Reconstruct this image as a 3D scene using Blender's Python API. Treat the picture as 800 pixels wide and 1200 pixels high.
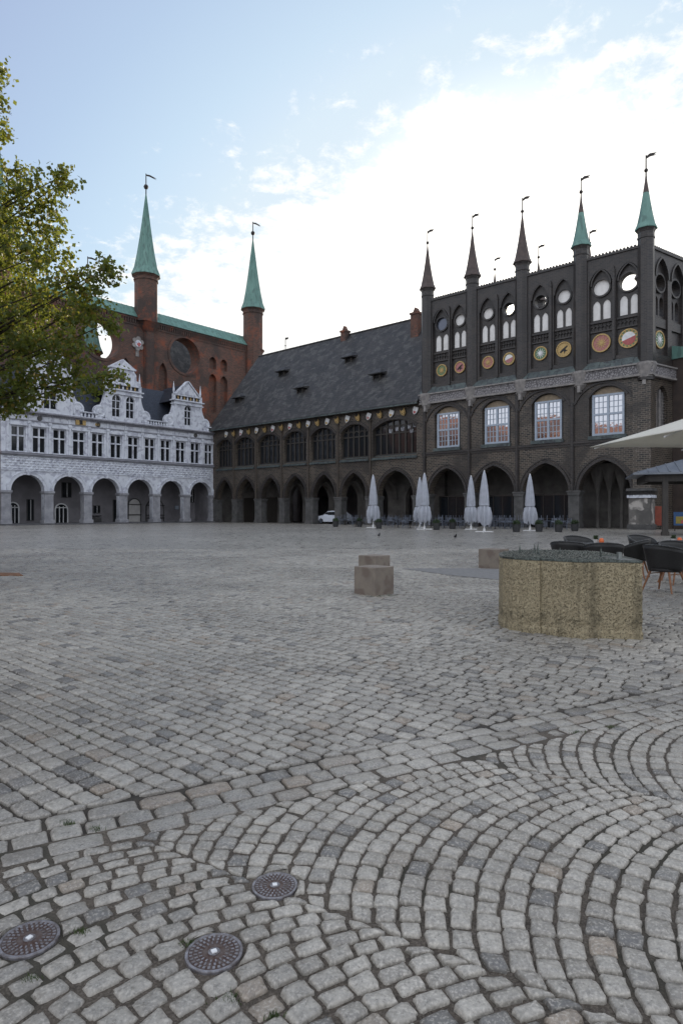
import bpy, math, random
import numpy as np
from mathutils import Vector, Matrix
random.seed(7); np.random.seed(7)
R = math.radians
C = bpy.context.scene.collection
sc = bpy.context.scene
for o in list(bpy.data.objects): bpy.data.objects.remove(o, do_unlink=True)

# ------------------------------------------------------------------ camera
EYE = 1.5
cd = bpy.data.cameras.new('camera'); cam = bpy.data.objects.new('camera', cd); C.objects.link(cam)
cam.location = (0, 0, EYE); cam.rotation_euler = (R(90), 0, 0)
cd.sensor_fit = 'VERTICAL'; cd.sensor_height = 36; cd.sensor_width = 24
cd.lens = 745/1200*36; cd.clip_end = 3000; cd.clip_start = 0.05
sc.camera = cam
# ------------------------------------------------------------------ light
SUN = Vector((196, 745, 235)).normalized()
EL = math.asin(SUN.z); AZ = math.atan2(SUN.x, SUN.y)
w = bpy.data.worlds.new('World'); sc.world = w; w.use_nodes = True
nt = w.node_tree; nt.nodes.clear()
def N(t, kind, **kw):
    n = t.nodes.new(kind)
    for k, v in kw.items(): setattr(n, k, v)
    return n
out = N(nt, 'ShaderNodeOutputWorld'); bg = N(nt, 'ShaderNodeBackground')
sky = N(nt, 'ShaderNodeTexSky', sky_type='NISHITA', sun_disc=False, sun_elevation=EL, sun_rotation=AZ,
        air_density=1.0, dust_density=1.2, ozone_density=1.4)
tc = N(nt, 'ShaderNodeTexCoord')
def vmath(t, op, a=None, b=None):
    n = N(t, 'ShaderNodeVectorMath', operation=op)
    for i, v in enumerate((a, b)):
        if v is None: continue
        if hasattr(v, 'links'): t.links.new(v, n.inputs[i])
        else: n.inputs[i].default_value = v
    return n
def math_(t, op, a, b=None, c=None, clamp=False):
    n = N(t, 'ShaderNodeMath', operation=op, use_clamp=clamp)
    for i, v in enumerate((a, b, c)):
        if v is None: continue
        if hasattr(v, 'links'): t.links.new(v, n.inputs[i])
        else: n.inputs[i].default_value = v
    return n.outputs[0]
def mixc(t, fac, a, b, blend='MIX'):
    n = N(t, 'ShaderNodeMix', data_type='RGBA', blend_type=blend)
    for s, v in ((0, fac), (6, a), (7, b)):
        if hasattr(v, 'links'): t.links.new(v, n.inputs[s])
        else: n.inputs[s].default_value = v if s == 0 else (tuple(v)+(1,) if len(v) == 3 else v)
    return n.outputs[2]
def maprange(t, v, a, b, c=0., d=1., smooth=True):
    n = N(t, 'ShaderNodeMapRange', interpolation_type='SMOOTHSTEP' if smooth else 'LINEAR')
    t.links.new(v, n.inputs[0]); n.inputs[1].default_value = a; n.inputs[2].default_value = b
    n.inputs[3].default_value = c; n.inputs[4].default_value = d
    return n.outputs[0]
D = tc.outputs['Generated']
nrm = vmath(nt, 'DOT_PRODUCT', D, (.343, .455, -.821)).outputs['Value']
sep = N(nt, 'ShaderNodeSeparateXYZ'); nt.links.new(D, sep.inputs[0])
zc = math_(nt, 'MAXIMUM', math_(nt, 'ADD', sep.outputs[2], .18), .05)
pl = N(nt, 'ShaderNodeVectorMath', operation='SCALE'); nt.links.new(D, pl.inputs[0]); nt.links.new(math_(nt, 'DIVIDE', 1., zc), pl.inputs[3])
def noise(t, vec, scale, detail=6, rough=.6, dist=0., typ=None):
    n = N(t, 'ShaderNodeTexNoise'); t.links.new(vec, n.inputs['Vector'])
    n.inputs['Scale'].default_value = scale; n.inputs['Detail'].default_value = detail
    n.inputs['Roughness'].default_value = rough; n.inputs['Distortion'].default_value = dist
    return n.outputs['Fac']
n1 = noise(nt, pl.outputs[0], 13.0, 8, .66, .2); n2 = noise(nt, pl.outputs[0], 2.2, 5, .55)
f1 = math_(nt, 'ADD', nrm, math_(nt, 'MULTIPLY', math_(nt, 'SUBTRACT', n1, .5), .58))
f1 = math_(nt, 'ADD', f1, math_(nt, 'MULTIPLY', math_(nt, 'SUBTRACT', n2, .5), .30))
cl = maprange(nt, f1, -.03, .12)
veil = maprange(nt, nrm, -.45, .15, 0.0, .62)
sund = vmath(nt, 'DOT_PRODUCT', D, tuple(SUN)).outputs['Value']
glow = math_(nt, 'POWER', maprange(nt, sund, .945, 1.0, smooth=False), 2.0)
disc = math_(nt, 'GREATER_THAN', sund, math.cos(R(.45)))
CWc = (.62, .615, .60)
disc = math_(nt, 'GREATER_THAN', sund, math.cos(R(.45)))
skyc = mixc(nt, 1.0, sky.outputs[0], (.10,)*3, 'MULTIPLY')
tt = math_(nt, 'SUBTRACT', sund, math_(nt, 'MULTIPLY', sep.outputs[2], .35))
rp = N(nt, 'ShaderNodeValToRGB'); nt.links.new(tt, rp.inputs[0]); e = rp.color_ramp.elements
e[0].position = .50; e[0].color = (.225, .275, .40, 1); e[1].position = .96; e[1].color = (.56, .57, .57, 1)
for p_, c_ in ((.62, (.27, .35, .46)), (.70, (.32, .415, .50)), (.80, (.40, .47, .52)), (.88, (.455, .50, .53))):
    q_ = e.new(p_); q_.color = c_+(1,)
base = mixc(nt, .80, mixc(nt, 1., skyc, (.50, .53, .56), 'DARKEN'), rp.outputs[0])
back = maprange(nt, math_(nt, 'SUBTRACT', sund, math_(nt, 'MULTIPLY', n2, .25)), .42, .12)
col = mixc(nt, cl, base, CWc)
col = mixc(nt, back, col, (.60, .64, .71))  # brighter sky behind the camera, added to lift ground and facades
col = mixc(nt, glow, col, (1.25, 1.2, 1.1))
col = mixc(nt, disc, col, (6, 5.5, 4.2))
nt.links.new(col, bg.inputs[0]); bg.inputs[1].default_value = 1.0
nt.links.new(bg.outputs[0], out.inputs[0])
sl = bpy.data.lights.new('sun', 'SUN'); so = bpy.data.objects.new('sun', sl); C.objects.link(so)
sl.energy = 2.6; sl.angle = R(.5); sl.color = (1, .87, .70)
so.rotation_euler = SUN.to_track_quat('Z', 'Y').to_euler(); so.location = (0, 0, 60)
sc.view_settings.view_transform = 'Standard'; sc.view_settings.look = 'None'
sc.view_settings.exposure = 0.9; sc.view_settings.gamma = 1.0
sc.render.engine = 'CYCLES'; sc.cycles.max_bounces = 5; sc.cycles.diffuse_bounces = 3

# ------------------------------------------------------------------ materials
MATS = {}
def newmat(name):
    m = bpy.data.materials.new(name); m.use_nodes = True; t = m.node_tree
    b = t.nodes['Principled BSDF']; MATS[name] = m
    return m, t, b
def bump(t, b, h, strength=.4, dist=.02):
    n = N(t, 'ShaderNodeBump'); t.links.new(h, n.inputs['Height'])
    n.inputs['Strength'].default_value = strength; n.inputs['Distance'].default_value = dist
    t.links.new(n.outputs[0], b.inputs['Normal'])
def simple(name, c1, c2=None, scale=3., rough=.7, metal=0., bs=.3, bd=.01, spec=.5, mid=(.35, .65), stretch=None, c3=None, s3=.4):
    m, t, b = newmat(name)
    b.inputs['Roughness'].default_value = rough; b.inputs['Metallic'].default_value = metal
    b.inputs['Specular IOR Level'].default_value = spec
    x = N(t, 'ShaderNodeTexCoord').outputs['Object']
    if stretch:
        mp = N(t, 'ShaderNodeMapping'); mp.inputs['Scale'].default_value = stretch; t.links.new(x, mp.inputs[0]); x = mp.outputs[0]
    c2 = c2 or tuple(v*.75 for v in c1)
    n = noise(t, x, scale, 7, .62)
    c = mixc(t, maprange(t, n, *mid), c1, c2)
    if c3:
        c = mixc(t, maprange(t, noise(t, x, scale*s3, 4, .5, .4), .5, .62), c, c3)
    t.links.new(c, b.inputs['Base Color'])
    if bs: bump(t, b, noise(t, x, scale*4, 5, .7), bs, bd)
    return m
def brick(name, c1, c2, mort, bw=.42, rh=.17, ms=.022, rough=.6, c3=None, c4=None, s3=.25, bs=.6, thr=(.5, .62), pale=None):
    m, t, b = newmat(name); b.inputs['Roughness'].default_value = rough
    T = N(t, 'ShaderNodeTexCoord'); s = N(t, 'ShaderNodeSeparateXYZ'); t.links.new(T.outputs['Object'], s.inputs[0])
    sn = N(t, 'ShaderNodeSeparateXYZ'); t.links.new(T.outputs['Normal'], sn.inputs[0])
    g = math_(t, 'GREATER_THAN', math_(t, 'ABSOLUTE', sn.outputs[0]), .7)
    u = math_(t, 'ADD', math_(t, 'MULTIPLY', s.outputs[0], math_(t, 'SUBTRACT', 1., g)), math_(t, 'MULTIPLY', s.outputs[1], g))
    cb = N(t, 'ShaderNodeCombineXYZ'); t.links.new(u, cb.inputs[0]); t.links.new(s.outputs[2], cb.inputs[1])
    br = N(t, 'ShaderNodeTexBrick'); t.links.new(cb.outputs[0], br.inputs['Vector'])
    br.inputs['Scale'].default_value = 1; br.inputs['Brick Width'].default_value = bw; br.inputs['Row Height'].default_value = rh
    br.inputs['Mortar Size'].default_value = ms; br.inputs['Mortar Smooth'].default_value = .3
    br.inputs['Color1'].default_value = c1+(1,); br.inputs['Color2'].default_value = c2+(1,); br.inputs['Mortar'].default_value = mort+(1,)
    c = br.outputs['Color']
    n = noise(t, T.outputs['Object'], 1.3, 6, .7)
    c = mixc(t, maprange(t, n, .3, .7, .0, .55), c, mixc(t, .5, c, (.5, .5, .5), 'MULTIPLY'))
    if pale: c = mixc(t, math_(t, 'MULTIPLY', maprange(t, noise(t, T.outputs['Object'], 5.5, 3, .8), .55, .66, 0, .75), maprange(t, noise(t, T.outputs['Object'], .35, 4, .6), .42, .58)), c, pale)
    if c3: c = mixc(t, maprange(t, noise(t, T.outputs['Object'], s3, 6, .62, .5), thr[0], thr[1], 0, .75), c, c3)
    if c4: c = mixc(t, maprange(t, noise(t, T.outputs['Object'], s3*2.6, 6, .7), .50, .68, 0, .7), c, c4)
    t.links.new(c, b.inputs['Base Color'])
    h = math_(t, 'ADD', math_(t, 'MULTIPLY', br.outputs['Fac'], -1.), math_(t, 'MULTIPLY', noise(t, T.outputs['Object'], 7., 3), .8))
    bump(t, b, h, bs, .03)
    return m
DBR = brick('dark_brick', (.011, .010, .010), (.078, .058, .044), (.18, .155, .125), rough=.42, c3=(.024, .020, .018), s3=.16, pale=(.19, .165, .14))
DBU = brick('dark_glazed_brick', (.016, .015, .017), (.046, .037, .033), (.058, .050, .045), rough=.42, bw=.4, rh=.14, c3=(.022, .020, .020))
RBR = brick('red_brick', (.155, .070, .050), (.075, .045, .037), (.12, .088, .070), c3=(.045, .036, .033), c4=(.29, .075, .032), s3=.16, rough=.85)
HBR = brick('house_brick', (.36, .16, .10), (.27, .12, .08), (.30, .2, .15), bw=.3, rh=.1, c3=(.3, .1, .06))
SLATE = simple('old_roof_tile', (.015, .0155, .018), (.040, .037, .038), .7, .62, bs=0, c3=(.072, .070, .068), s3=1.6)
def tile_bump(m, rh, bw):
    t = m.node_tree; b = t.nodes['Principled BSDF']
    T = N(t, 'ShaderNodeTexCoord'); s = N(t, 'ShaderNodeSeparateXYZ'); t.links.new(T.outputs['Object'], s.inputs[0])
    cb = N(t, 'ShaderNodeCombineXYZ'); t.links.new(s.outputs[0], cb.inputs[0]); t.links.new(s.outputs[2], cb.inputs[1])
    br = N(t, 'ShaderNodeTexBrick'); t.links.new(cb.outputs[0], br.inputs['Vector']); br.inputs['Scale'].default_value = 1
    br.inputs['Brick Width'].default_value = bw; br.inputs['Row Height'].default_value = rh; br.inputs['Mortar Size'].default_value = .03
    br.inputs['Color1'].default_value = (.25, .25, .25, 1); br.inputs['Color2'].default_value = (1, 1, 1, 1); br.inputs['Mortar'].default_value = (0, 0, 0, 1)
    l = b.inputs['Base Color'].links[0].from_socket
    c = mixc(t, .5, l, mixc(t, 1., l, br.outputs['Color'], 'MULTIPLY'))
    t.links.new(c, b.inputs['Base Color'])
    bump(t, b, br.outputs['Color'], .7, .04)
tile_bump(SLATE, .3, .3)
SLB = simple('blue_slate', (.020, .026, .042), (.032, .040, .060), 2., .5, bs=0); tile_bump(SLB, .22, .3)
COP = simple('green_copper', (.145, .275, .235), (.105, .215, .185), 1.2, .6, bs=.2, c3=(.085, .165, .145), s3=2.2, stretch=(1, 1, .25))
COPD = simple('weathered_copper', (.042, .055, .058), (.085, .11, .105), 1.6, .5, c3=(.030, .034, .040), s3=2)
LEAD = simple('dark_spire_slate', (.045, .030, .026), (.075, .050, .042), 2.5, .6)
STW = simple('grey_white_sandstone', (.64, .66, .71), (.55, .57, .62), .9, .8, bs=.4, bd=.02, c3=(.42, .43, .49), s3=2.1)
STD = simple('dark_grey_sandstone', (.095, .092, .090), (.055, .054, .053), 1.5, .8, bs=.5, bd=.03)
STB = simple('pale_band_stone', (.28, .26, .245), (.18, .168, .165), 2.2, .8, bs=.6, bd=.03)
def band_mat():
    m, t, b = newmat('carved_frieze'); b.inputs['Roughness'].default_value = .8
    T = N(t, 'ShaderNodeTexCoord').outputs['Object']
    v = N(t, 'ShaderNodeTexVoronoi', feature='DISTANCE_TO_EDGE'); t.links.new(T, v.inputs['Vector']); v.inputs['Scale'].default_value = 4.5
    f = maprange(t, v.outputs['Distance'], .03, .14)
    t.links.new(mixc(t, f, (.09, .085, .09), (.26, .245, .25)), b.inputs['Base Color']); bump(t, b, f, .8, .04)
    return m
FRZ = band_mat()
PLA = simple('pale_plaster', (.56, .54, .52), (.46, .44, .42), 1.0, .85, bs=.1)
LIME = simple('limewashed_panel', (.80, .78, .76), (.70, .68, .66), 1.5, .9, bs=.1)
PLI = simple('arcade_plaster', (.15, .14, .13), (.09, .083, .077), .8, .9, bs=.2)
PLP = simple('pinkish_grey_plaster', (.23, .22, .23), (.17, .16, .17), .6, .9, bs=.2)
DKW = simple('dark_oak', (.042, .035, .029), (.025, .021, .018), 3., .6, stretch=(4, 4, .6))
BLK = simple('plain_black', (.012, .012, .013), (.02, .02, .021), 2., .7)
GOLD = simple('gilding', (.50, .35, .14), (.34, .22, .08), 9., .45, metal=.25, bs=.1)
WHT = simple('white_paint', (.74, .74, .74), (.62, .62, .62), 4., .5, bs=.05)
REDP = simple('red_enamel', (.42, .09, .085), (.32, .07, .07), 6., .4, bs=.05)
ROSE = simple('rose_enamel', (.42, .17, .16), (.34, .13, .13), 6., .5, bs=.05)
GRNP = simple('green_enamel', (.10, .20, .09), (.07, .14, .07), 6., .4, bs=.05)
WFR = simple('blue_grey_window_paint', (.36, .41, .48), (.31, .36, .43), 3., .45, bs=.05)
def glass(name, c, rough, metal):
    m, t, b = newmat(name); b.inputs['Base Color'].default_value = c+(1,); b.inputs['Roughness'].default_value = rough
    b.inputs['Metallic'].default_value = metal
    x = N(t, 'ShaderNodeTexCoord').outputs['Object']; bump(t, b, noise(t, x, 1.7, 2, .5), .10, .03)
    return m
GLB = glass('bright_old_glass', (.52, .52, .54), .03, 1.0)
GLD = glass('dark_glass', (.012, .014, .017), .08, 0.)
GLM = glass('leaded_glass', (.10, .11, .14), .2, .5)
IRON = simple('dark_iron', (.03, .028, .028), (.05, .04, .035), 12., .5, metal=.6)
STEEL = simple('cafe_aluminium', (.20, .225, .28), (.14, .16, .20), 8., .35, metal=.6, bs=.05)
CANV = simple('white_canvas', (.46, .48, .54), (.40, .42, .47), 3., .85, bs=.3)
CANC = simple('cream_canvas', (.80, .77, .69), (.74, .71, .63), 2., .85, bs=.08)
def trans(m, k):
    t = m.node_tree; b = t.nodes['Principled BSDF']; o = [n for n in t.nodes if n.type == 'OUTPUT_MATERIAL'][0]
    tr = N(t, 'ShaderNodeBsdfTranslucent'); t.links.new(b.inputs['Base Color'].links[0].from_socket, tr.inputs[0])
    mx = N(t, 'ShaderNodeMixShader'); mx.inputs[0].default_value = k
    t.links.new(b.outputs[0], mx.inputs[1]); t.links.new(tr.outputs[0], mx.inputs[2]); t.links.new(mx.outputs[0], o.inputs[0])
trans(CANC, .35); trans(CANV, .15)
WICK = simple('black_wicker', (.008, .0075, .0075), (.016, .015, .015), 60., .42, bs=.8, bd=.004)
TEAK = simple('orange_wood', (.30, .13, .055), (.18, .075, .03), 9., .5, stretch=(4, 4, .5))
PLANT = simple('box_plant', (.018, .035, .012), (.035, .06, .018), 20., .7)
ORNG = simple('orange_ceramic', (.70, .14, .03), (.55, .10, .02), 10., .4, bs=0)
POTD = simple('dark_planter', (.02, .021, .023), (.035, .035, .036), 6., .6)
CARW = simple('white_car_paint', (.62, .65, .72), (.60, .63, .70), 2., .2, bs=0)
RUB = simple('tyre_rubber', (.015, .015, .015), (.02, .02, .02), 9., .8)
BRNZ = simple('bronze', (.045, .050, .045), (.15, .17, .155), 40., .32, metal=.75, bs=.3, bd=.003)
def travertine():
    m, t, b = newmat('rough_shell_limestone'); b.inputs['Roughness'].default_value = .85
    x = N(t, 'ShaderNodeTexCoord').outputs['Object']
    mp = N(t, 'ShaderNodeMapping'); mp.inputs['Scale'].default_value = (1, 1, .12); t.links.new(x, mp.inputs[0])
    n = noise(t, x, 26., 8, .75); s = noise(t, mp.outputs[0], 4., 4, .6); p = noise(t, x, 75., 4, .65)
    c = mixc(t, maprange(t, n, .3, .7), (.25, .20, .12), (.42, .355, .23))
    c = mixc(t, maprange(t, s, .48, .66, 0, .55), c, (.075, .062, .036))
    z = N(t, 'ShaderNodeSeparateXYZ'); t.links.new(x, z.inputs[0])
    zz = math_(t, 'ADD', z.outputs[2], math_(t, 'MULTIPLY', n, .22))
    g1 = maprange(t, zz, .22, .30); g2 = maprange(t, zz, .30, .42, 1., 0.)
    c = mixc(t, math_(t, 'MULTIPLY', math_(t, 'MULTIPLY', g1, g2), maprange(t, noise(t, x, 9, 6, .7), .45, .62, 0, .75)), c, (.06, .052, .03))
    pit = maprange(t, p, .36, .48, .15, 1.)
    c = mixc(t, pit, (.055, .045, .028), c)
    t.links.new(c, b.inputs['Base Color'])
    bump(t, b, math_(t, 'ADD', pit, math_(t, 'MULTIPLY', n, 1.2)), .9, .012)
    return m
TRAV = travertine()
CUBE = simple('brown_sandstone', (.22, .185, .15), (.175, .145, .12), 3.5, .8, bs=.3, c3=(.155, .12, .098), s3=1.0)
def stone_mat(name, c1, c2, dark, warm):
    m, t, b = newmat(name)
    x = N(t, 'ShaderNodeTexCoord').outputs['Object']
    at = N(t, 'ShaderNodeAttribute', attribute_name='tone'); a = at.outputs['Fac']
    n = noise(t, x, 28., 8, .75); sp = noise(t, x, 95., 3, .6); big = noise(t, x, .35, 5, .6)
    c = mixc(t, a, c1, c2)
    c = mixc(t, maprange(t, a, .88, .95), c, dark)
    c = mixc(t, maprange(t, a, .02, .07, .65, 0.), c, warm)
    c = mixc(t, maprange(t, n, .33, .62, .55, 0.), c, tuple(v*.45 for v in c1))
    c = mixc(t, maprange(t, sp, .50, .66, 0., .4), c, tuple(min(1, v*1.5) for v in c2))
    c = mixc(t, maprange(t, sp, .30, .42, .55, 0.), c, tuple(v*.3 for v in c1))
    c = mixc(t, maprange(t, big, .40, .62, .38, 0.), c, tuple(v*.5 for v in c1))
    t.links.new(c, b.inputs['Base Color'])
    t.links.new(maprange(t, math_(t, 'ADD', math_(t, 'MULTIPLY', n, .5), math_(t, 'MULTIPLY', big, .5)), .35, .65, .22, .5), b.inputs['Roughness'])
    b.inputs['Specular IOR Level'].default_value = .5
    bump(t, b, math_(t, 'ADD', n, math_(t, 'MULTIPLY', sp, .3)), .42, .005)
    return m
SETT = stone_mat('worn_granite_setts', (.245, .225, .200), (.43, .40, .352), (.12, .113, .108), (.31, .235, .17))
FANS = stone_mat('small_granite_setts', (.29, .266, .233), (.50, .463, .405), (.15, .143, .136), (.36, .275, .20))
def ground_mat():
    m, t, b = newmat('joint_sand'); b.inputs['Roughness'].default_value = .95
    x = N(t, 'ShaderNodeTexCoord').outputs['Object']
    n = noise(t, x, 14., 8, .7); v = noise(t, x, 120., 3, .6)
    c = mixc(t, maprange(t, n, .35, .65), (.042, .033, .025), (.084, .067, .051))
    c = mixc(t, maprange(t, v, .4, .7, 0, .5), c, (.20, .17, .14))
    c = mixc(t, maprange(t, noise(t, x, 1.1, 5, .6), .52, .6, 0, .8), c, (.035, .032, .022))
    t.links.new(c, b.inputs['Base Color']); bump(t, b, math_(t, 'ADD', n, v), .6, .008)
    return m
SAND = ground_mat()
def farpave():
    m, t, b = newmat('distant_setts')
    x = N(t, 'ShaderNodeTexCoord').outputs['Object']
    mp = N(t, 'ShaderNodeMapping'); mp.vector_type = 'TEXTURE'; mp.inputs['Rotation'].default_value = (0, 0, R(-40.5)); t.links.new(x, mp.inputs[0])
    br = N(t, 'ShaderNodeTexBrick'); t.links.new(mp.outputs[0], br.inputs['Vector']); br.inputs['Scale'].default_value = 1
    br.inputs['Brick Width'].default_value = .15; br.inputs['Row Height'].default_value = .12; br.inputs['Mortar Size'].default_value = .010
    br.inputs['Color1'].default_value = (.27, .25, .222, 1); br.inputs['Color2'].default_value = (.45, .42, .372, 1); br.inputs['Mortar'].default_value = (.10, .09, .08, 1)
    big = noise(t, x, .16, 6, .65); mid = noise(t, x, 2.2, 6, .7)
    c = mixc(t, maprange(t, big, .40, .62, .35, 0.), br.outputs['Color'], (.12, .112, .10))
    c = mixc(t, maprange(t, mid, .35, .6, .35, 0.), c, (.12, .112, .10))
    t.links.new(c, b.inputs['Base Color'])
    t.links.new(maprange(t, mid, .35, .65, .22, .5), b.inputs['Roughness'])
    bump(t, b, math_(t, 'ADD', math_(t, 'MULTIPLY', br.outputs['Color'], 1.), mid), .35, .02)
    return m
FARP = farpave()
ASPH = simple('patched_asphalt', (.15, .145, .14), (.20, .193, .187), 9., .8, bs=.5, bd=.01)
OCHRE = simple('orange_ground', (.24, .11, .05), (.14, .07, .035), 5., .9)
FLAG = simple('arcade_flagstone', (.11, .11, .115), (.075, .075, .08), 2., .7, bs=.4)
BARK = simple('tree_bark', (.060, .045, .032), (.030, .023, .018), 6., .9, bs=.9, bd=.03, stretch=(3, 3, .6))
def leafmat():
    m, t, b = newmat('lime_leaf'); b.inputs['Roughness'].default_value = .5
    at = N(t, 'ShaderNodeAttribute', attribute_name='tone').outputs['Fac']
    c = mixc(t, at, (.042, .070, .016), (.095, .12, .026))
    c = mixc(t, maprange(t, at, .82, .92), c, (.20, .13, .03))
    t.links.new(c, b.inputs['Base Color'])
    o = [n for n in t.nodes if n.type == 'OUTPUT_MATERIAL'][0]
    tr = N(t, 'ShaderNodeBsdfTranslucent'); t.links.new(mixc(t, .55, c, (.43, .45, .05)), tr.inputs[0])
    mx = N(t, 'ShaderNodeMixShader'); mx.inputs[0].default_value = .47
    t.links.new(b.outputs[0], mx.inputs[1]); t.links.new(tr.outputs[0], mx.inputs[2]); t.links.new(mx.outputs[0], o.inputs[0])
    return m
LEAF = leafmat()
GRASS = simple('joint_grass', (.03, .055, .015), (.055, .08, .02), 20., .7, bs=0)

# ------------------------------------------------------------------ mesh helpers
class MB:
    def __init__(s): s.v = []; s.f = []; s.m = []; s.mats = []
    def mi(s, m):
        if m is None: return 0
        if m not in s.mats: s.mats.append(m)
        return s.mats.index(m)
    def add(s, vs, fs, m=None, M=None):
        k = len(s.v); i = s.mi(m)
        s.v += [tuple(M @ Vector(q)) if M else tuple(q) for q in vs]
        s.f += [tuple(k+a for a in f) for f in fs]; s.m += [i]*len(fs)
    def box(s, x0, x1, y0, y1, z0, z1, m=None, M=None):
        s.add([(x0,y0,z0),(x1,y0,z0),(x1,y1,z0),(x0,y1,z0),(x0,y0,z1),(x1,y0,z1),(x1,y1,z1),(x0,y1,z1)],
              [(0,3,2,1),(4,5,6,7),(0,1,5,4),(1,2,6,5),(2,3,7,6),(3,0,4,7)], m, M)
    def prism(s, pts, y0, y1, m=None, M=None):       # convex-ish outline in XZ, extruded in Y
        n = len(pts)
        s.add([(x, y0, z) for x, z in pts]+[(x, y1, z) for x, z in pts],
              [tuple(range(n)), tuple(range(2*n-1, n-1, -1))]+[((i+1) % n, i, n+i, n+(i+1) % n) for i in range(n)], m, M)
    def slab(s, pts, z0, z1, m=None, M=None):         # outline in XY, extruded in Z
        n = len(pts)
        s.add([(x, y, z0) for x, y in pts]+[(x, y, z1) for x, y in pts],
              [tuple(range(n-1, -1, -1)), tuple(range(n, 2*n))]+[(i, (i+1) % n, n+(i+1) % n, n+i) for i in range(n)], m, M)
    def lathe(s, prof, c=(0, 0, 0), n=12, m=None, M=None, rot=0.):
        vs = []; fs = []
        for r, z in prof:
            for i in range(n):
                a = 2*math.pi*i/n+rot; vs.append((c[0]+r*math.cos(a), c[1]+r*math.sin(a), c[2]+z))
        for j in range(len(prof)-1):
            for i in range(n): fs.append((j*n+i, j*n+(i+1) % n, (j+1)*n+(i+1) % n, (j+1)*n+i))
        fs.append(tuple(range(n-1, -1, -1))); k = (len(prof)-1)*n; fs.append(tuple(range(k, k+n)))
        s.add(vs, fs, m, M)
    def tube(s, a, b, r0, r1=None, n=8, m=None, M=None):
        r1 = r0 if r1 is None else r1; a = Vector(a); b = Vector(b); d = (b-a)
        q = d.to_track_quat('Z', 'Y').to_matrix().to_4x4(); q.translation = a
        if M: q = M @ q
        s.lathe([(r0, 0), (r1, d.length)], n=n, m=m, M=q)
    def arcring(s, path, o0, o1, y0, y1, m=None, M=None):   # path in XZ; band between offsets o0<o1, y0..y1
        n = len(path); P = []
        for i in range(n):
            a = path[max(0, i-1)]; b = path[min(n-1, i+1)]; t = (b[0]-a[0], b[1]-a[1]); l = math.hypot(*t) or 1
            nx, nz = -t[1]/l, t[0]/l
            P.append((path[i], (nx, nz)))
        vs = []; fs = []
        for (p, q) in P:
            for o, y in ((o0, y0), (o1, y0), (o1, y1), (o0, y1)): vs.append((p[0]+q[0]*o, y, p[1]+q[1]*o))
        for i in range(n-1):
            for k in range(4): fs.append((4*i+k, 4*i+(k+1) % 4, 4*i+4+(k+1) % 4, 4*i+4+k))
        fs += [(3, 2, 1, 0), (4*n-4, 4*n-3, 4*n-2, 4*n-1)]
        s.add(vs, fs, m, M)
    def build(s, name, m=None, parent=None, loc=None, rot=None, smooth=False, bevel=0):
        me = bpy.data.meshes.new(name); me.from_pydata(s.v, [], s.f)
        mats = s.mats or [m]
        if s.mats and m and m not in mats: mats = mats+[m]
        for q in mats: me.materials.append(q)
        me.polygons.foreach_set('material_index', s.m)
        if smooth: me.polygons.foreach_set('use_smooth', [True]*len(me.polygons))
        me.update()
        o = bpy.data.objects.new(name, me); C.objects.link(o); o.parent = parent
        if loc is not None: o.location = loc
        if rot is not None: o.rotation_euler = (0, 0, rot)
        if bevel:
            b = o.modifiers.new('b', 'BEVEL'); b.width = bevel; b.segments = 2; b.limit_method = 'ANGLE'
        return o
def thing(name, label, cat, loc=(0, 0, 0), rotz=0, group=None):
    o = bpy.data.objects.new(name, None); C.objects.link(o); o.location = loc; o.rotation_euler = (0, 0, rotz)
    return tag(o, label, cat, group)
def tag(o, label, cat, group=None):
    o['label'] = label; o['category'] = cat
    if group: o['group'] = group
    return o
def struct(o, kind='structure'): o['kind'] = kind; return o
def dup(root, loc, rotz, label=None, group=None, scale=None):
    r = root.copy(); C.objects.link(r); r.location = loc; r.rotation_euler = (0, 0, rotz)
    if label: r['label'] = label
    if group: r['group'] = group
    if scale: r.scale = scale
    for ch in list(root.children):
        c = ch.copy(); C.objects.link(c); c.parent = r
        for g in ch.children:
            d = g.copy(); C.objects.link(d); d.parent = c
    return r
def holed(outline, holes, y0, y1, name, mat, parent):     # flat wall with real openings
    cu = bpy.data.curves.new('tmp', 'CURVE'); cu.dimensions = '2D'; cu.fill_mode = 'BOTH'; cu.extrude = (y1-y0)/2
    for pts in [outline]+holes:
        sp = cu.splines.new('POLY'); sp.points.add(len(pts)-1)
        for i, (x, z) in enumerate(pts): sp.points[i].co = (x, z, 0, 1)
        sp.use_cyclic_u = True
    ob = bpy.data.objects.new('tmp', cu); C.objects.link(ob)
    bpy.context.view_layer.update()
    me = bpy.data.meshes.new_from_object(ob.evaluated_get(bpy.context.evaluated_depsgraph_get()))
    me.name = name
    bpy.data.objects.remove(ob); bpy.data.curves.remove(cu)
    for v in me.vertices:
        x, z, y = v.co; v.co = (x, (y0+y1)/2-y, z)
    me.materials.clear(); me.materials.append(mat)
    me.update()
    o = bpy.data.objects.new(name, me); C.objects.link(o); o.parent = parent
    return o
def parch(x0, x1, zs, rise, n=10):      # pointed arch, left to right
    c = (x0+x1)/2; a = (x1-x0)/2; Rr = (a*a+rise*rise)/(2*a); th = math.atan2(rise, Rr-a); p = []
    for i in range(n+1):
        q = th*i/n; p.append((x0+Rr-Rr*math.cos(q), zs+Rr*math.sin(q)))
    return p+[(2*c-x, z) for x, z in p[-2::-1]]
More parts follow.
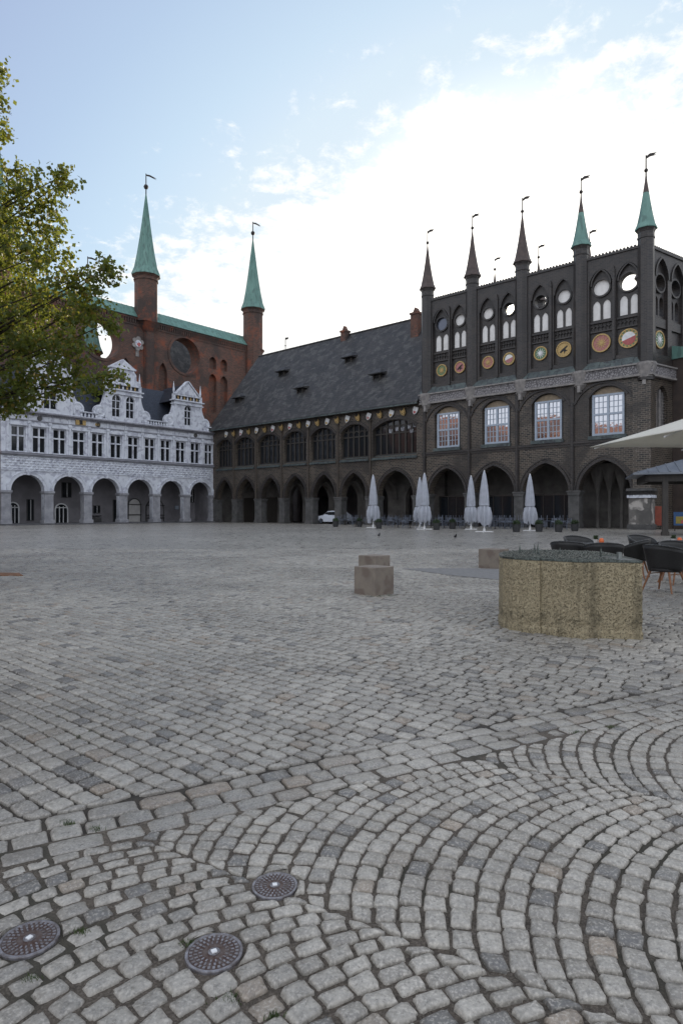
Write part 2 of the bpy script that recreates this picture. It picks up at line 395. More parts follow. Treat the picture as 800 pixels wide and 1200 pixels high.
def rarch(x0, x1, zs, rise=None, n=18):  # round or segmental
    c = (x0+x1)/2; a = (x1-x0)/2; rise = rise or a; Rr = (a*a+rise*rise)/(2*rise); th = math.asin(min(1, a/Rr))
    if rise > a: th = math.pi-th
    return [(c+Rr*math.sin(-th+2*th*i/n), zs+rise-Rr+Rr*math.cos(-th+2*th*i/n)) for i in range(n+1)]
def circ(cx, cz, r, n=28, rx=None): return [(cx+(rx or r)*math.cos(2*math.pi*i/n), cz+r*math.sin(2*math.pi*i/n)) for i in range(n)]

# ------------------------------------------------------------------ ground
def soil():
    m = simple('dark_joint_soil', (.030, .025, .020), (.055, .045, .035), 6., .95, bs=.5); return m
g = MB(); g.slab([(-14, -6), (14, -6), (14, 3.935+.539*14-.3), (-14, 3.935-.539*14-.3)], -.3, -.014); struct(g.build('ground', SAND))
g = MB(); g.slab([(-14, 3.935-.539*14-.3), (14, 3.935+.539*14-.3), (14, 27), (-14, 27)], -.3, -.022); struct(g.build('ground', soil()))
g = MB()
g.add([(-1500, 26, -.004), (1500, 26, -.004), (1500, 1500, -.004), (-1500, 1500, -.004),
       (-1500, -1500, -.004), (-14, -1500, -.004), (-14, 26, -.004), (14, 26, -.004), (14, -1500, -.004), (1500, -1500, -.004), (-14, -6, -.004), (14, -6, -.004)],
      [(0, 1, 2, 3), (4, 5, 6, 0), (8, 9, 1, 7), (5, 8, 11, 10)])
struct(g.build('market_square', FARP))
MAN = [(-.268, 2.563, .092), (-.435, 2.174, .098), (-1.10, 2.244, .100)]
def stones(quads, name, mat, nout, rings, gap, h=.03, wob=.004, zn=.0015, tilt=.022):
    q = np.array(quads)                      # (n,4,2) ccw
    n = len(q)
    th = np.linspace(0, 2*np.pi, nout, endpoint=False)+np.pi/nout
    p = .30
    u = .5+.5*np.sign(np.cos(th))*np.abs(np.cos(th))**p; v = .5+.5*np.sign(np.sin(th))*np.abs(np.sin(th))**p
    L = np.linalg.norm((q[:, 1]+q[:, 2]-q[:, 0]-q[:, 3])/2, axis=1); W = np.linalg.norm((q[:, 3]+q[:, 2]-q[:, 0]-q[:, 1])/2, axis=1)
    su = np.clip(1-gap/np.maximum(L, .02), .3, 1)[:, None]; sv = np.clip(1-gap/np.maximum(W, .02), .3, 1)[:, None]
    wv = 1+np.random.normal(0, 1, (n, nout))*wob/np.minimum(L, W)[:, None].clip(.03)*2
    wv = np.minimum(wv, 1.04)
    verts = []
    base = np.random.normal(0, .0022, n); tx = np.random.normal(0, tilt, n); ty = np.random.normal(0, tilt, n)
    cen = q.mean(axis=1)
    for (sc_, z) in rings:
        k = wv if sc_ > .85 else (1+(wv-1)*.5)
        du = (u[None]-.5)*su*sc_*k; dv = (v[None]-.5)*sv*sc_*k
        U = (.5+du)[..., None]; V = (.5+dv)[..., None]
        P = (1-U)*(1-V)*q[:, None, 0]+U*(1-V)*q[:, None, 1]+U*V*q[:, None, 2]+(1-U)*V*q[:, None, 3]
        for (mx, my, mr) in MAN:
            d = P-np.array([mx, my]); r = np.linalg.norm(d, axis=2); k2 = np.where(r < mr+.012, (mr+.012)/np.maximum(r, 1e-3), 1.)
            P = np.array([mx, my])+d*k2[..., None]
        zz = z+base[:, None]+np.random.normal(0, zn if z > -.02 else 0, (n, nout))
        zz = zz+(P[..., 0]-cen[:, None, 0])*tx[:, None]+(P[..., 1]-cen[:, None, 1])*ty[:, None]
        zz = zz+.006*np.sin(P[..., 0]*1.1+.5)*np.sin(P[..., 1]*.9) - .004
        verts.append(np.concatenate([P, zz[..., None]], axis=2))
    K = len(rings)
    A = np.stack(verts, axis=1)               # n,K,nout,3
    cz = A[:, -1].mean(axis=1)[:, None, :]; cz[..., 2] += .0012
    A = np.concatenate([A.reshape(n, K*nout, 3), cz], axis=1)
    nv = K*nout+1
    i = np.arange(nout); j = (i+1) % nout
    qf = np.concatenate([np.stack([k*nout+i, k*nout+j, (k+1)*nout+j, (k+1)*nout+i], axis=1) for k in range(K-1)])
    tf = np.stack([(K-1)*nout+i, (K-1)*nout+j, np.full(nout, K*nout)], axis=1)
    off = (np.arange(n)*nv)[:, None, None]
    Q = (qf[None]+off).reshape(-1, 4); T = (tf[None]+off).reshape(-1, 3)
    me = bpy.data.meshes.new(name); me.vertices.add(n*nv); me.vertices.foreach_set('co', A.reshape(-1).astype(np.float32))
    nl = Q.size+T.size; me.loops.add(nl); me.polygons.add(len(Q)+len(T))
    me.loops.foreach_set('vertex_index', np.concatenate([Q.ravel(), T.ravel()]).astype(np.int32))
    ls = np.concatenate([np.arange(len(Q))*4, Q.size+np.arange(len(T))*3]).astype(np.int32)
    me.polygons.foreach_set('loop_start', ls)
    me.polygons.foreach_set('use_smooth', np.ones(len(ls), dtype=bool))
    at = me.attributes.new('tone', 'FLOAT', 'POINT'); at.data.foreach_set('value', np.repeat(np.random.rand(n), nv).astype(np.float32))
    me.materials.append(mat); me.update(calc_edges=True); me.validate()
    o = bpy.data.objects.new(name, me); C.objects.link(o); struct(o); return o
# border line  y = 3.935 + .539 x  (upper edge of the three kerb courses)
BD = np.array([1, .539]); BD = BD/np.linalg.norm(BD); BN = np.array([-BD[1], BD[0]]); B0 = np.array([0, 3.935])
BW = .40
def sd(p): return float((np.array(p)-B0) @ BN)
def wavy(p):
    x, y = p
    return (x+.012*math.sin(y*2.3+x)+.008*math.sin(y*6.1), y+.012*math.sin(x*2.1-y*.7)+.008*math.sin(x*5.3+1))
def clampq(q, dist, sign):
    # keep corners on one side of the border line at distance 'dist'
    o = []
    for p in q:
        d = (sd(p)-dist)*sign
        if d < 0: p = (p[0]-BN[0]*d*sign, p[1]-BN[1]*d*sign)
        o.append(p)
    return o
def area(q): return .5*sum(q[i][0]*q[(i+1) % 4][1]-q[(i+1) % 4][0]*q[i][1] for i in range(4))
A1 = R(-40.5); e1 = (math.cos(A1), math.sin(A1)); e2 = (-e1[1], e1[0])
near, far_ = [], []
b = -22.
row = 0
while b < 40:
    rw = random.uniform(.112, .128); a = -40.+random.random()*.17
    while a < 34:
        L = random.choice((.13, .14, .15, .16, .18))*random.uniform(.94, 1.06)
        cx, cy = (a+L/2)*e1[0]+(b+rw/2)*e2[0], (a+L/2)*e1[1]+(b+rw/2)*e2[1]
        if 1.5 < cy < 26.1 and abs(cx) < .56*cy+2.2 and sd((cx, cy)) > -.06:
            jit = lambda: random.uniform(-.005, .005)
            q = [(a, b), (a+L, b), (a+L, b+rw), (a, b+rw)]
            q = [wavy((p[0]*e1[0]+p[1]*e2[0], p[0]*e1[1]+p[1]*e2[1])) for p in q]
            q = [(p[0]+jit(), p[1]+jit()) for p in q]
            A0 = area(q); q = clampq(q, 0.010, 1)
            if area(q) > .3*A0: (near if cy < 9.5 else far_).append(q)
        a += L
    b += rw
RN = [(1.0, -.036), (1.0, -.015), (.955, -.005), (.86, .0), (.5, .0015)]
stones(near, 'square_paving', SETT, 16, RN, .015, wob=.0024)
stones(far_, 'square_paving', SETT, 8, [(1.0, -.02), (.97, -.003), (.8, .0)], .015, wob=.001)
# kerb courses
kq = []
for k in range(3):
    a = -6.+k*.07
    while a < 9:
        L = random.uniform(.17, .26) if k != 1 else random.uniform(.14, .2)
        d1 = -.135*k; d0 = d1-.135
        q = [(a, d0), (a+L, d0), (a+L, d1), (a, d1)]
        q = [tuple(B0+BD*p[0]+BN*(p[1]+.012*math.sin(p[0]*1.7)+random.uniform(-.006, .006)*(0 if p[1] == 0 else 1))) for p in q]
        kq.append(q); a += L
stones(kq, 'kerb_paving', SETT, 16, RN, .013, wob=.003, tilt=.03)
# segmental fans
AX = R(149); PX = R(59); ax = np.array([math.cos(AX), math.sin(AX)]); px_ = np.array([math.cos(PX), math.sin(PX)])
RF = 1.39; WF = .102; fq = []
for ci in range(-2, 5):
    q0 = 2.04+1.70*ci; q1 = q0+1.70
    for k in range(-75, 75):
        cq = q0+.515*RF; c = px_*cq+ax*(k*WF+ci*.04)
        if ci < 0: c = px_*cq+ax*(k*.092+.03)
        ph = R(104-1.5)+random.random()*.04
        while ph < R(181):
            dl = random.uniform(*((.082, .112) if ci >= 0 else (.095, .125)))/RF
            rw = (WF if ci >= 0 else .092)*max(.74, math.cos(ph-AX))
            jr = [random.uniform(-.006, .006) for _ in range(4)]
            def P(r, f): return c+np.array([math.cos(f), math.sin(f)])*r
            q = [P(RF+jr[0], ph), P(RF+rw+jr[1], ph), P(RF+rw+jr[2], ph+dl), P(RF+jr[3], ph+dl)]
            q = [(p[0]+random.uniform(-.004, .004), p[1]+random.uniform(-.004, .004)) for p in q]
            cen = np.mean(q, axis=0)
            if sd(cen) < -BW+.02 and abs(cen[0]) < 5.5 and .6 < cen[1] < 7:
                A0 = area(q); z = []
                for p in q:
                    pp = np.array(p); s_ = pp @ px_
                    s2 = min(max(s_, q0), q1); pp = pp+px_*(s2-s_); z.append(tuple(pp))
                z = clampq(z, -BW-.004, -1)
                
                zc_ = np.mean(z, axis=0); ed = [math.dist(z[i_], z[(i_+1) % 4]) for i_ in range(4)]
                if area(z) > .4*A0 and min(ed[0]+ed[2], ed[1]+ed[3]) > .085 and not any(math.dist(zc_, (m_[0], m_[1])) < m_[2]*.82 for m_ in MAN): fq.append(z)
            ph += dl
stones(fq, 'fan_paving', FANS, 16, [(1.0, -.03), (.99, -.015), (.94, -.0055), (.83, .0), (.5, .0022)], .0095, wob=.0030, zn=.0016, tilt=.03)
g = MB(); g.slab([(1.6, 16.8), (3.3, 16.9), (4.9, 16.5), (4.7, 13.6), (3.6, 13.9), (2.6, 15.0)], -.01, .008); struct(g.build('asphalt_patch', ASPH))
g = MB(); g.slab([(-9.6, 15.1), (-7.5, 15.0), (-7.9, 15.6), (-9.6, 15.9)], -.01, .008); struct(g.build('orange_patch', OCHRE))  # flat orange-brown patch on the ground at the left
# grass in joints
g = MB()
for (cx, cy, r_, n_) in [(-1.24, 2.12, .07, 150), (-.93, 2.28, .03, 50), (-1.33, 3.08, .04, 80), (-1.16, 3.02, .03, 50), (-.35, 1.96, .04, 60), (-.54, 2.22, .03, 40), (-1.0, 2.05, .03, 40),
                         (1.6, 4.35, .05, 60), (1.9, 4.45, .05, 60), (.62, 11.36, .25, 120), (.85, 11.5, .2, 80), (-2.1, 4.7, .2, 80), (-1.8, 4.3, .2, 80), (-.2, 1.9, .03, 40)]:
    for _ in range(n_):
        x = cx+random.gauss(0, r_*.5); y = cy+random.gauss(0, r_*.3); hh = random.uniform(.006, .016); a = random.random()*6.3
        g.add([(x-.002, y, -.012), (x+.002, y, -.012), (x+math.cos(a)*hh*.7, y+math.sin(a)*hh*.7, hh-.006)], [(0, 1, 2)])
struct(g.build('joint_grass', GRASS), 'stuff')
# drain covers
for i, (x, y, r) in enumerate(MAN):
    lab = ['round rusty iron cover in the fan paving, farthest of three, with pale rim', 'round rusty iron cover with pale rim in front centre, nearest to the camera', 'darker rusty round iron cover at the left picture edge beside grass'][i]
    t = thing('drain_cover', lab, 'drain cover', (x, y, -.0065), [.2, .5, 1.1][i], 'drain covers in the setts')
    g = MB(); g.lathe([(r, -.02), (r, 0), (r-.001, .0035), (r-.010, .0035), (r-.0115, .001), (.001, .001)], n=40)
    rim = simple('worn_iron_rim', (.30, .29, .31), (.16, .14, .14), 30., .4, metal=.5) if 'worn_iron_rim' not in MATS else MATS['worn_iron_rim']
    rust = simple('rusty_iron', (.070, .035, .025), (.13, .10, .09), 35., .5, metal=.4, bs=.5, bd=.003) if 'rusty_iron' not in MATS else MATS['rusty_iron']
    g.build('rim', rim, t, smooth=False)
    g = MB(); g.lathe([(r-.012, .0005), (r-.012, .0022), (.001, .0022)], n=40); g.build('plate', rust, t)
    g = MB()
    for rr, nn in ((r-.020, 30), (r-.036, 24), (r-.052, 18)):
        for k in range(nn):
            a = 2*math.pi*k/nn; M = Matrix.Rotation(a, 4, 'Z')
            g.box(rr-.0055, rr+.0055, -.0042*rr/(r-.02), .0042*rr/(r-.02), .002, .0046, M=M)
    g.build('rib_pattern', rim, t)
    g = MB(); g.lathe([(.020, .002), (.020, .0048), (.0175, .0048), (.0175, .0035), (.001, .0035)], n=24, m=rim)
    g.box(-.009, .009, -.009, .009, .0036, .0075, m=WHT); g.build('square_bolt', None, t)  # white bolt head paints a glint at the centre

# ------------------------------------------------------------------ town hall dark wings (local x along facade, y inward)
P0 = (-18.75, 93.1, 0); RD = math.atan2(-.659, .752)
def mould(parent, path, name='arch_moulding', mat=DBU, w1=.22, pr=.09):
    g = MB(); g.arcring(path, .02, w1, -pr, .02); g.arcring(path, w1+.1, w1+.22, -pr*.6, .02); return g.build(name, mat, parent)
def base_outline(x0, x1, ztop, arches, zb=-.3):
    o = [(x0, zb)]
    for a in arches: o += [(a[0][0], zb)]+a+[(a[-1][0], zb)]
    return o+[(x1, zb), (x1, ztop), (x0, ztop)]
def pier(parent, x0, x1, mat=STD, zc=3.3, depth=.9, y0=-.1):
    g = MB(); g.box(x0-.03, x1+.03, y0, depth, -.1, zc-.45)
    g.box(x0-.1, x1+.1, y0-.07, depth+.05, -.1, .35); g.box(x0-.06, x1+.06, y0-.03, depth+.03, .35, .5)
    g.prism([(x0-.03, zc-.45), (x1+.03, zc-.45), (x1+.16, zc-.12), (x0-.16, zc-.12)], y0-.05, depth+.05)
    g.box(x0-.18, x1+.18, y0-.1, depth+.08, zc-.12, zc)
    o = g.build('pier', mat, parent, bevel=.02); return o

# ---- long wing
LW = thing('town_hall_wing', 'long dark brick town hall wing with pointed arcade, tall dark roof and row of shields', 'town hall', P0, RD)
MW = [(.94, 4.41), (5.02, 9.04), (9.84, 14.13), (14.92, 18.98), (19.81, 23.93), (24.83, 29.04), (29.74, 35.81)]
MA = [(.94, 4.41), (5.51, 9.27), (10.58, 14.13), (15.08, 18.98), (20.2, 23.93), (24.96, 28.79), (30.55, 35.37)]
arches = [parch(a, b_, 3.3, 2.85) for a, b_ in MA]
holes = [[(a, 7.85)]+rarch(a, b_, 10.9, 1.0)+[(b_, 7.85)] for a, b_ in MW]
holed(base_outline(0, 36.55, 13.7, arches), holes, 0, .8, 'wall', DBR, LW)
for a in arches: mould(LW, a)
for h in holes: mould(LW, h[1:-1], 'window_arch', DBU, .18, .08)
xs = [(0.02, .94)]+[(MA[i][1], MA[i+1][0]) for i in range(6)]+[(35.37, 36.5)]
for x0, x1 in xs: pier(LW, x0, x1)
for i, (x0, x1) in enumerate(xs[1:-1]):
    g = MB(); c = (MW[i][1]+MW[i+1][0])/2; g.tube((c, -.06, 3.3), (c, -.06, 12.0), .13, n=10); g.lathe([(.13, 0), (.24, .15), (.24, .3)], (c, -.06, 11.9), 10)
    g.build('colonnette', simple('brown_stone_shaft', (.06, .047, .036), (.045, .035, .028), 3) if 'brown_stone_shaft' not in MATS else MATS['brown_stone_shaft'], LW)
g = MB()
for a, b_ in MW: g.prism([(a-.1, 7.45), (b_+.1, 7.45), (b_+.1, 7.6), (a-.1, 7.6)], -.2, .1)
for a, b_ in MW: g.add([(a-.1, -.2, 7.6), (b_+.1, -.2, 7.6), (b_, .45, 8.0), (a, .45, 8.0)], [(0, 1, 2, 3)])
g.build('sill_band', COPD, LW)
for i, (a, b_) in enumerate(MW):
    w0 = MB(); n = 7 if i == 6 else 5; st = (b_-a)/n
    for k in range(n+1): x = a+k*st; w0.box(x-.09, x+.09, .38, .6, 7.9, 11.9)
    w0.box(a, b_, .40, .58, 7.9, 8.1); w0.box(a, b_, .40, .58, 10.35, 10.5)
    for k in range(n):                       # round-headed lights
        p = rarch(a+k*st+.09, a+(k+1)*st-.09, 10.9 if i == 6 else 10.7); w0.arcring(p, 0, .12, .42, .56)
    wf = w0.build('window', DKW, LW)
    p = MB(); p.prism([(a, 7.9)]+rarch(a, b_, 10.9, 1.0)[::1]+[(b_, 7.9)], .5, .53); p.build('pane', GLD, wf)
# crowns glimpsed as pale ornaments inside the widest window
g = MB()
for k, (x, z) in enumerate([(32.0, 10.6), (32.9, 10.75), (33.7, 10.7), (34.6, 10.9), (35.3, 11.0), (34.9, 10.4)]):
    for q in range(3): g.tube((x-.12+q*.12, .36, z-.12), (x-.2+q*.2+random.uniform(-.05, .05), .36, z+.3), .03, .02, 5)
g.build('window_tracery', STW, LW)
# shields
for k in range(21):
    x = 3.16+1.629*k; z = 12.58; wh = (k % 2 == 0)
    sgn = 1 if wh else -1
    M = Matrix.Translation((x, -.12, z)) @ Matrix.Rotation(R(22*sgn), 4, 'Y')
    g = MB(); out_ = [(-.27, .40), (-.30, .0), (-.18, -.27), (0, -.42), (.18, -.27), (.30, .0), (.27, .40)][::-1]
    if wh:
        g.prism(out_, -.06, .04, WHT, M)
        g.prism([(.18, -.27), (.0, -.42), (-.18, -.27), (-.28, -.06), (.28, -.06)], -.075, -.055, REDP if k in (20, 6, 8) else ROSE if k in (2, 16) else GOLD, M)
        g.arcring([(p[0]*.97, p[1]*.97) for p in out_], -.03, .03, -.08, .0, WHT, M)
        g.build('coat_of_arms', None, LW)
    else:
        g.prism(out_, -.05, .04, BLK, M); g.arcring(out_, -.05, .02, -.08, .0, GOLD, M)
        g.prism([(.07, .25), (-.07, .25), (-.09, -.2), (0, -.33), (.09, -.2)][::-1], -.08, -.05, GOLD, M)
        for s_ in (-1, 1): 
            pp = [(.05*s_, .12), (.23*s_, .28), (.20*s_, -.02), (.09*s_, -.1)]
            g.prism(pp if s_ < 0 else pp[::-1], -.078, -.05, GOLD, M)
        g.build('coat_of_arms', None, LW)
# roof
EZ, RZ, RY = 13.7, 26.0, 9.1
g = MB(); g.add([(-.35, -.75, 13.45), (36.4, -.75, 13.45), (36.4, RY, RZ), (-.35, RY, RZ), (-.35, 2*RY+.5, EZ), (36.4, 2*RY+.5, EZ)], [(0, 1, 2, 3), (3, 2, 5, 4)])
g.add([(-.35, -.75, 13.3), (36.4, -.75, 13.3), (36.4, .5, 13.65), (-.35, .5, 13.65), (-.35, -.75, 13.45), (36.4, -.75, 13.45)], [(0, 1, 5, 4), (0, 3, 2, 1)])
rf = g.build('roof', SLATE, LW)
g = MB()
for k in range(52): g.lathe([(.17, 0), (.15, .62)], (0, 0, 0), 8, M=Matrix.Translation((-.3+k*.7, RY, RZ-.02)) @ Matrix.Rotation(R(90), 4, 'Y'))
g.build('ridge_tiles', SLATE, rf)
g = MB(); g.box(-.35, 36.4, -.9, -.72, 13.2, 13.36); g.build('gutter', COPD, LW)
g = MB()
for xx in (.02, 36.2):
    g.prism([(-.0, 13.5), (2*RY, 13.5), (RY, RZ-.15)], 0, .3, M=Matrix.Translation((xx, 0, 0)) @ Matrix.Rotation(R(90), 4, 'Z') @ Matrix.Scale(1, 4))
g.build('gable_wall', DBR, LW)
slope = math.atan2(RZ-13.45, RY+.75)
for (x, y, z) in [(2.52, 2.98, 18.16), (9.02, 5.62, 21.54), (15.59, 2.77, 17.89), (21.59, 5.62, 21.54), (28.49, 2.8, 17.93)]:
    g = MB(); M = Matrix.Translation((x, y, z-.15))
    g.box(-.55, -.42, -.55, 1.2, -.55, .35, DKW, M); g.box(.42, .55, -.55, 1.2, -.55, .35, DKW, M); g.box(-.42, .42, -.25, 1.2, -.55, .35, BLK, M)  # black block paints the shade inside the dormer opening
    g.add([(-1.0, -.95, .28), (1.0, -.95, .28), (.95, 1.1, .75), (-.95, 1.1, .75), (-.35, -.1, .95), (.35, -.1, .95), (.3, 1.2, 1.15), (-.3, 1.2, 1.15), (-1.0, -.95, .18), (1.0, -.95, .18), (.95, .8, .2), (-.95, .8, .2)],
          [(0, 1, 5, 4), (1, 2, 6, 5), (3, 0, 4, 7), (4, 5, 6, 7), (8, 9, 1, 0), (9, 10, 2, 1), (11, 8, 0, 3), (8, 11, 10, 9)], SLATE, M)
    g.build('dormer', None, rf)
def chimney(x, y, z, h, s_=.5):
    g = MB(); g.box(x-s_, x+s_, y-s_, y+s_, z-1.5, z+h); g.box(x-s_-.1, x+s_+.1, y-s_-.1, y+s_+.1, z+h, z+h+.25)
    g.prism([(x-s_*.7, z+h+.25), (x+s_*.7, z+h+.25), (x, z+h+.9)], y-s_*.7, y+s_*.7); return g.build('chimney', RBR, rf)
chimney(17.9, RY-.3, RZ-.6, .9, .45); chimney(30.9, 7.2, 23.5, 2.2, .55)
g = MB(); g.tube((5.7, RY, RZ), (5.7, RY, RZ+1.9), .05); g.lathe([(.01, 0), (.16, .15), (.01, .3)], (5.7, RY, RZ+.5), 8); g.box(5.7, 6.3, RY-.02, RY+.02, RZ+1.55, RZ+1.85); g.build('weather_vane', IRON, rf)
# arcade interior
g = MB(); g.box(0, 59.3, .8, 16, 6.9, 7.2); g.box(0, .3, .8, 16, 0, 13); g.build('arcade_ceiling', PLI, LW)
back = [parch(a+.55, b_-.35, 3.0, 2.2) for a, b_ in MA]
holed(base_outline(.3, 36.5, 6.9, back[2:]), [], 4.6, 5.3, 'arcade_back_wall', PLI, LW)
for i, (x0, x1) in enumerate(xs[1:-1]):
    ar = [(.82, -.1)]+[(y, z) for y, z in parch(1.1, 4.4, 3.0, 2.5)]
    g = MB(); c = (x0+x1)/2
    M = Matrix.Translation((c, 0, 0)) @ Matrix.Rotation(R(90), 4, 'Z')
    p = [(y, z) for y, z in parch(1.05, 4.4, 3.0, 2.4)]
    g.arcring(p, 0, .5, -.3, .3, PLI, M); g.build('vault_rib', PLI, LW)
# doors between the piers under the first two bays
for a, b_ in MA[:2]:
    g = MB(); g.box(a+.6, b_-.6, 4.5, 4.62, 0, 3.6); g.build('arcade_door', DKW, LW)

# ---- gabled wing with turrets
TW = thing('turreted_wing', 'dark brick town hall wing with openwork gable screen, round painted medallions and slim turrets', 'town hall', P0, RD)
TA = [(37.5, 41.85), (42.85, 47.3), (48.2, 52.65), (53.6, 58.05)]
TWN = [(38.4, 41.05), (44.05, 46.65), (49.33, 51.9), (54.75, 57.45)]
arches = [parch(a, b_, 3.3, 2.8) for a, b_ in TA]
holesA = []; holesB = []
for a, b_ in TWN:
    holesA.append([(a-.25, 8.15)]+rarch(a-.25, b_+.25, 11.7, .95)+[(b_+.25, 8.15)])
    holesB.append([(a, 8.3)]+rarch(a, b_, 12.0, .55)+[(b_, 8.3)])
holed(base_outline(36.56, 59.3, 14.2, arches), holesA, 0, .28, 'wall', DBR, TW)
holed(base_outline(36.56, 59.3, 14.2, arches), holesB, .28, .9, 'wall', DBR, TW)
for a in arches: mould(TW, a, w1=.26, pr=.12)
mids = [36.9, 42.35, 47.6, 53.0, 58.55]
for i in range(4):
    a0, a1 = mids[i]+.15, mids[i+1]-.15
    p = rarch(a0, a1, 11.3, 1.75); g = MB(); g.arcring(p, -.14, .0, -.13, .02); g.arcring(p, .0, .1, -.06, .02)
    g.arcring(rarch(TWN[i][0]-.25, TWN[i][1]+.25, 11.7, .95), .0, .2, -.07, .02); g.build('window_arch', DBU, TW)
for x in mids[:-1]:
    g = MB(); g.box(x-.17, x+.17, -.12, .02, 3.4, 13.2); g.box(x-.1, x+.1, -.2, -.12, 3.4, 11.4); g.build('pilaster', DBU, TW)
for x0, x1 in [(36.6, 37.5), (41.85, 42.85), (47.3, 48.2), (52.65, 53.6)]: pier(TW, x0, x1, zc=3.45)
# corner pier with flaking pale plaster
cpm = simple('flaking_pier_plaster', (.09, .085, .08), (.14, .13, .12), 1.2, .85, c3=(.40, .37, .34), s3=.9)
g = MB(); g.box(58.02, 59.75, -.45, .9, -.1, 2.7, cpm); g.box(57.9, 59.85, -.55, 1.0, 2.7, 2.95, STW); g.box(57.85, 59.9, -.6, 1.05, 3.3, 3.5, STD)
g.box(58.05, 59.7, -.4, .9, 2.95, 3.3, DBU); g.box(57.9, 59.85, -.55, 1.0, -.1, .45, STD); g.box(58.3, 59.75, -.3, .9, 3.5, 12.6, DBR)
g.build('corner_pier', None, TW)
g = MB()
for k in range(26): x = 57.6+k*.11; g.tube((x, -.62, 3.3), (x, -.62, 3.3-random.uniform(.25, .5)), .03, .01, 5)
g.build('awning_fringe', BLK, TW)
for i, (a, b_) in enumerate(TWN):
    f_ = MB(); m_ = (a+b_)/2; zt = 11.95; zm = 10.2
    for x in (a+.06, m_, b_-.06): f_.box(x-.09, x+.09, .14, .34, 8.32, zt)
    for z in (8.42, zm, zt-.06): f_.box(a, b_, .15, .33, z-.09, z+.09)
    for s_ in (0, 1):
        x0 = (a+.15, m_+.09)[s_]; x1 = (m_-.09, b_-.15)[s_]
        for (z0, z1, nr) in ((8.5, zm-.09, 3), (zm+.09, zt-.15, 3)):
            for k in (1, 2): x = x0+(x1-x0)*k/3; f_.box(x-.025, x+.025, .20, .26, z0, z1)
            for k in range(1, nr): z = z0+(z1-z0)*k/nr; f_.box(x0, x1, .21, .25, z-.025, z+.025)
    wf = f_.build('window', WFR, TW)
    p = MB(); p.box(a, b_, .26, .30, 8.35, zt); p.build('pane', GLB, wf)
    p = MB(); p.prism([(a, zt)]+rarch(a, b_, 12.0, .55)+[(b_, zt)], .25, .34); p.build('tympanum', simple('ochre_tympanum', (.27, .21, .14), (.18, .14, .10), 4) if i == 0 else MATS['ochre_tympanum'], wf)
    p = MB(); p.prism([(a-.3, 7.95), (b_+.3, 7.95), (b_+.3, 8.28), (a-.3, 8.28)], -.22, .3); p.build('sill', COPD, wf)
g = MB(); g.box(36.56, 58.3, -.14, 0, 7.7, 7.93); g.box(36.56, 58.3, -.07, 0, 7.5, 7.7); g.build('string_course', DBU, TW)
g = MB(); g.box(36.4, 59.9, -.35, 0, 13.25, 14.05, FRZ); g.box(36.4, 59.95, -.42, -.0, 13.08, 13.25, STB); g.box(36.35, 59.95, -.5, 0, 14.05, 14.17, STB)
g.build('carved_band', None, TW)
g = MB(); 
for k in range(24):
    x0 = 36.5+k*.95; dz = random.uniform(-.04, .04)
    g.add([(x0, -.48, 14.18), (x0+.93, -.48, 14.18), (x0+.93, .02, 14.86+dz), (x0, .02, 14.86+dz), (x0, -.48, 14.1), (x0+.93, -.48, 14.1)], [(0, 1, 2, 3), (4, 5, 1, 0)])
g.build('copper_ledge', COPD, TW)
# openwork gable screen
TUR = [37.15, 42.6, 48.04, 53.72, 59.25]
CIR = [(38.9, .67, 'dark'), (41.1, .57, 'pl'), (44.35, .56, 'pl'), (46.62, .58, 'open'), (49.85, .58, 'open'), (52.1, .60, 'pl'), (55.5, .70, 'pl'), (57.83, .77, 'open')]
ROS = [.64, .62, .64, .62, .67, .72, .84, .86]
A = []; Bh = []
for x, r, k in CIR:
    hw = .88 if r < .65 else 1.0
    A.append([(x-hw, 15.2)]+parch(x-hw, x+hw, 21.7, 1.45)+[(x+hw, 15.2)])
    Bh.append(circ(x, 21.5, r))
    lw = .30 if r < .65 else .33; o_ = .40 if r < .65 else .44
    for s_ in (-1, 1): Bh.append([(x+s_*o_-lw, 18.68)]+parch(x+s_*o_-lw, x+s_*o_+lw, 19.9, .5, 6)+[(x+s_*o_+lw, 18.68)])
holed([(36.9, 14.2), (59.25, 14.2), (59.25, 24.1), (36.9, 24.1)], A, 0, .3, 'gable_screen', DBU, TW)
holed([(36.9, 14.2), (59.25, 14.2), (59.25, 24.1), (36.9, 24.1)], Bh, .3, .9, 'gable_screen', DBU, TW)
PAL = [[GRNP, GOLD, 's'], [ROSE, WHT, 'e'], [ROSE, GOLD, 's'], [ROSE, WHT, 'h'], [GRNP, WHT, 's'], [GOLD, BLK, 'e'], [ROSE, GOLD, 's'], [REDP, WHT, 'h']]
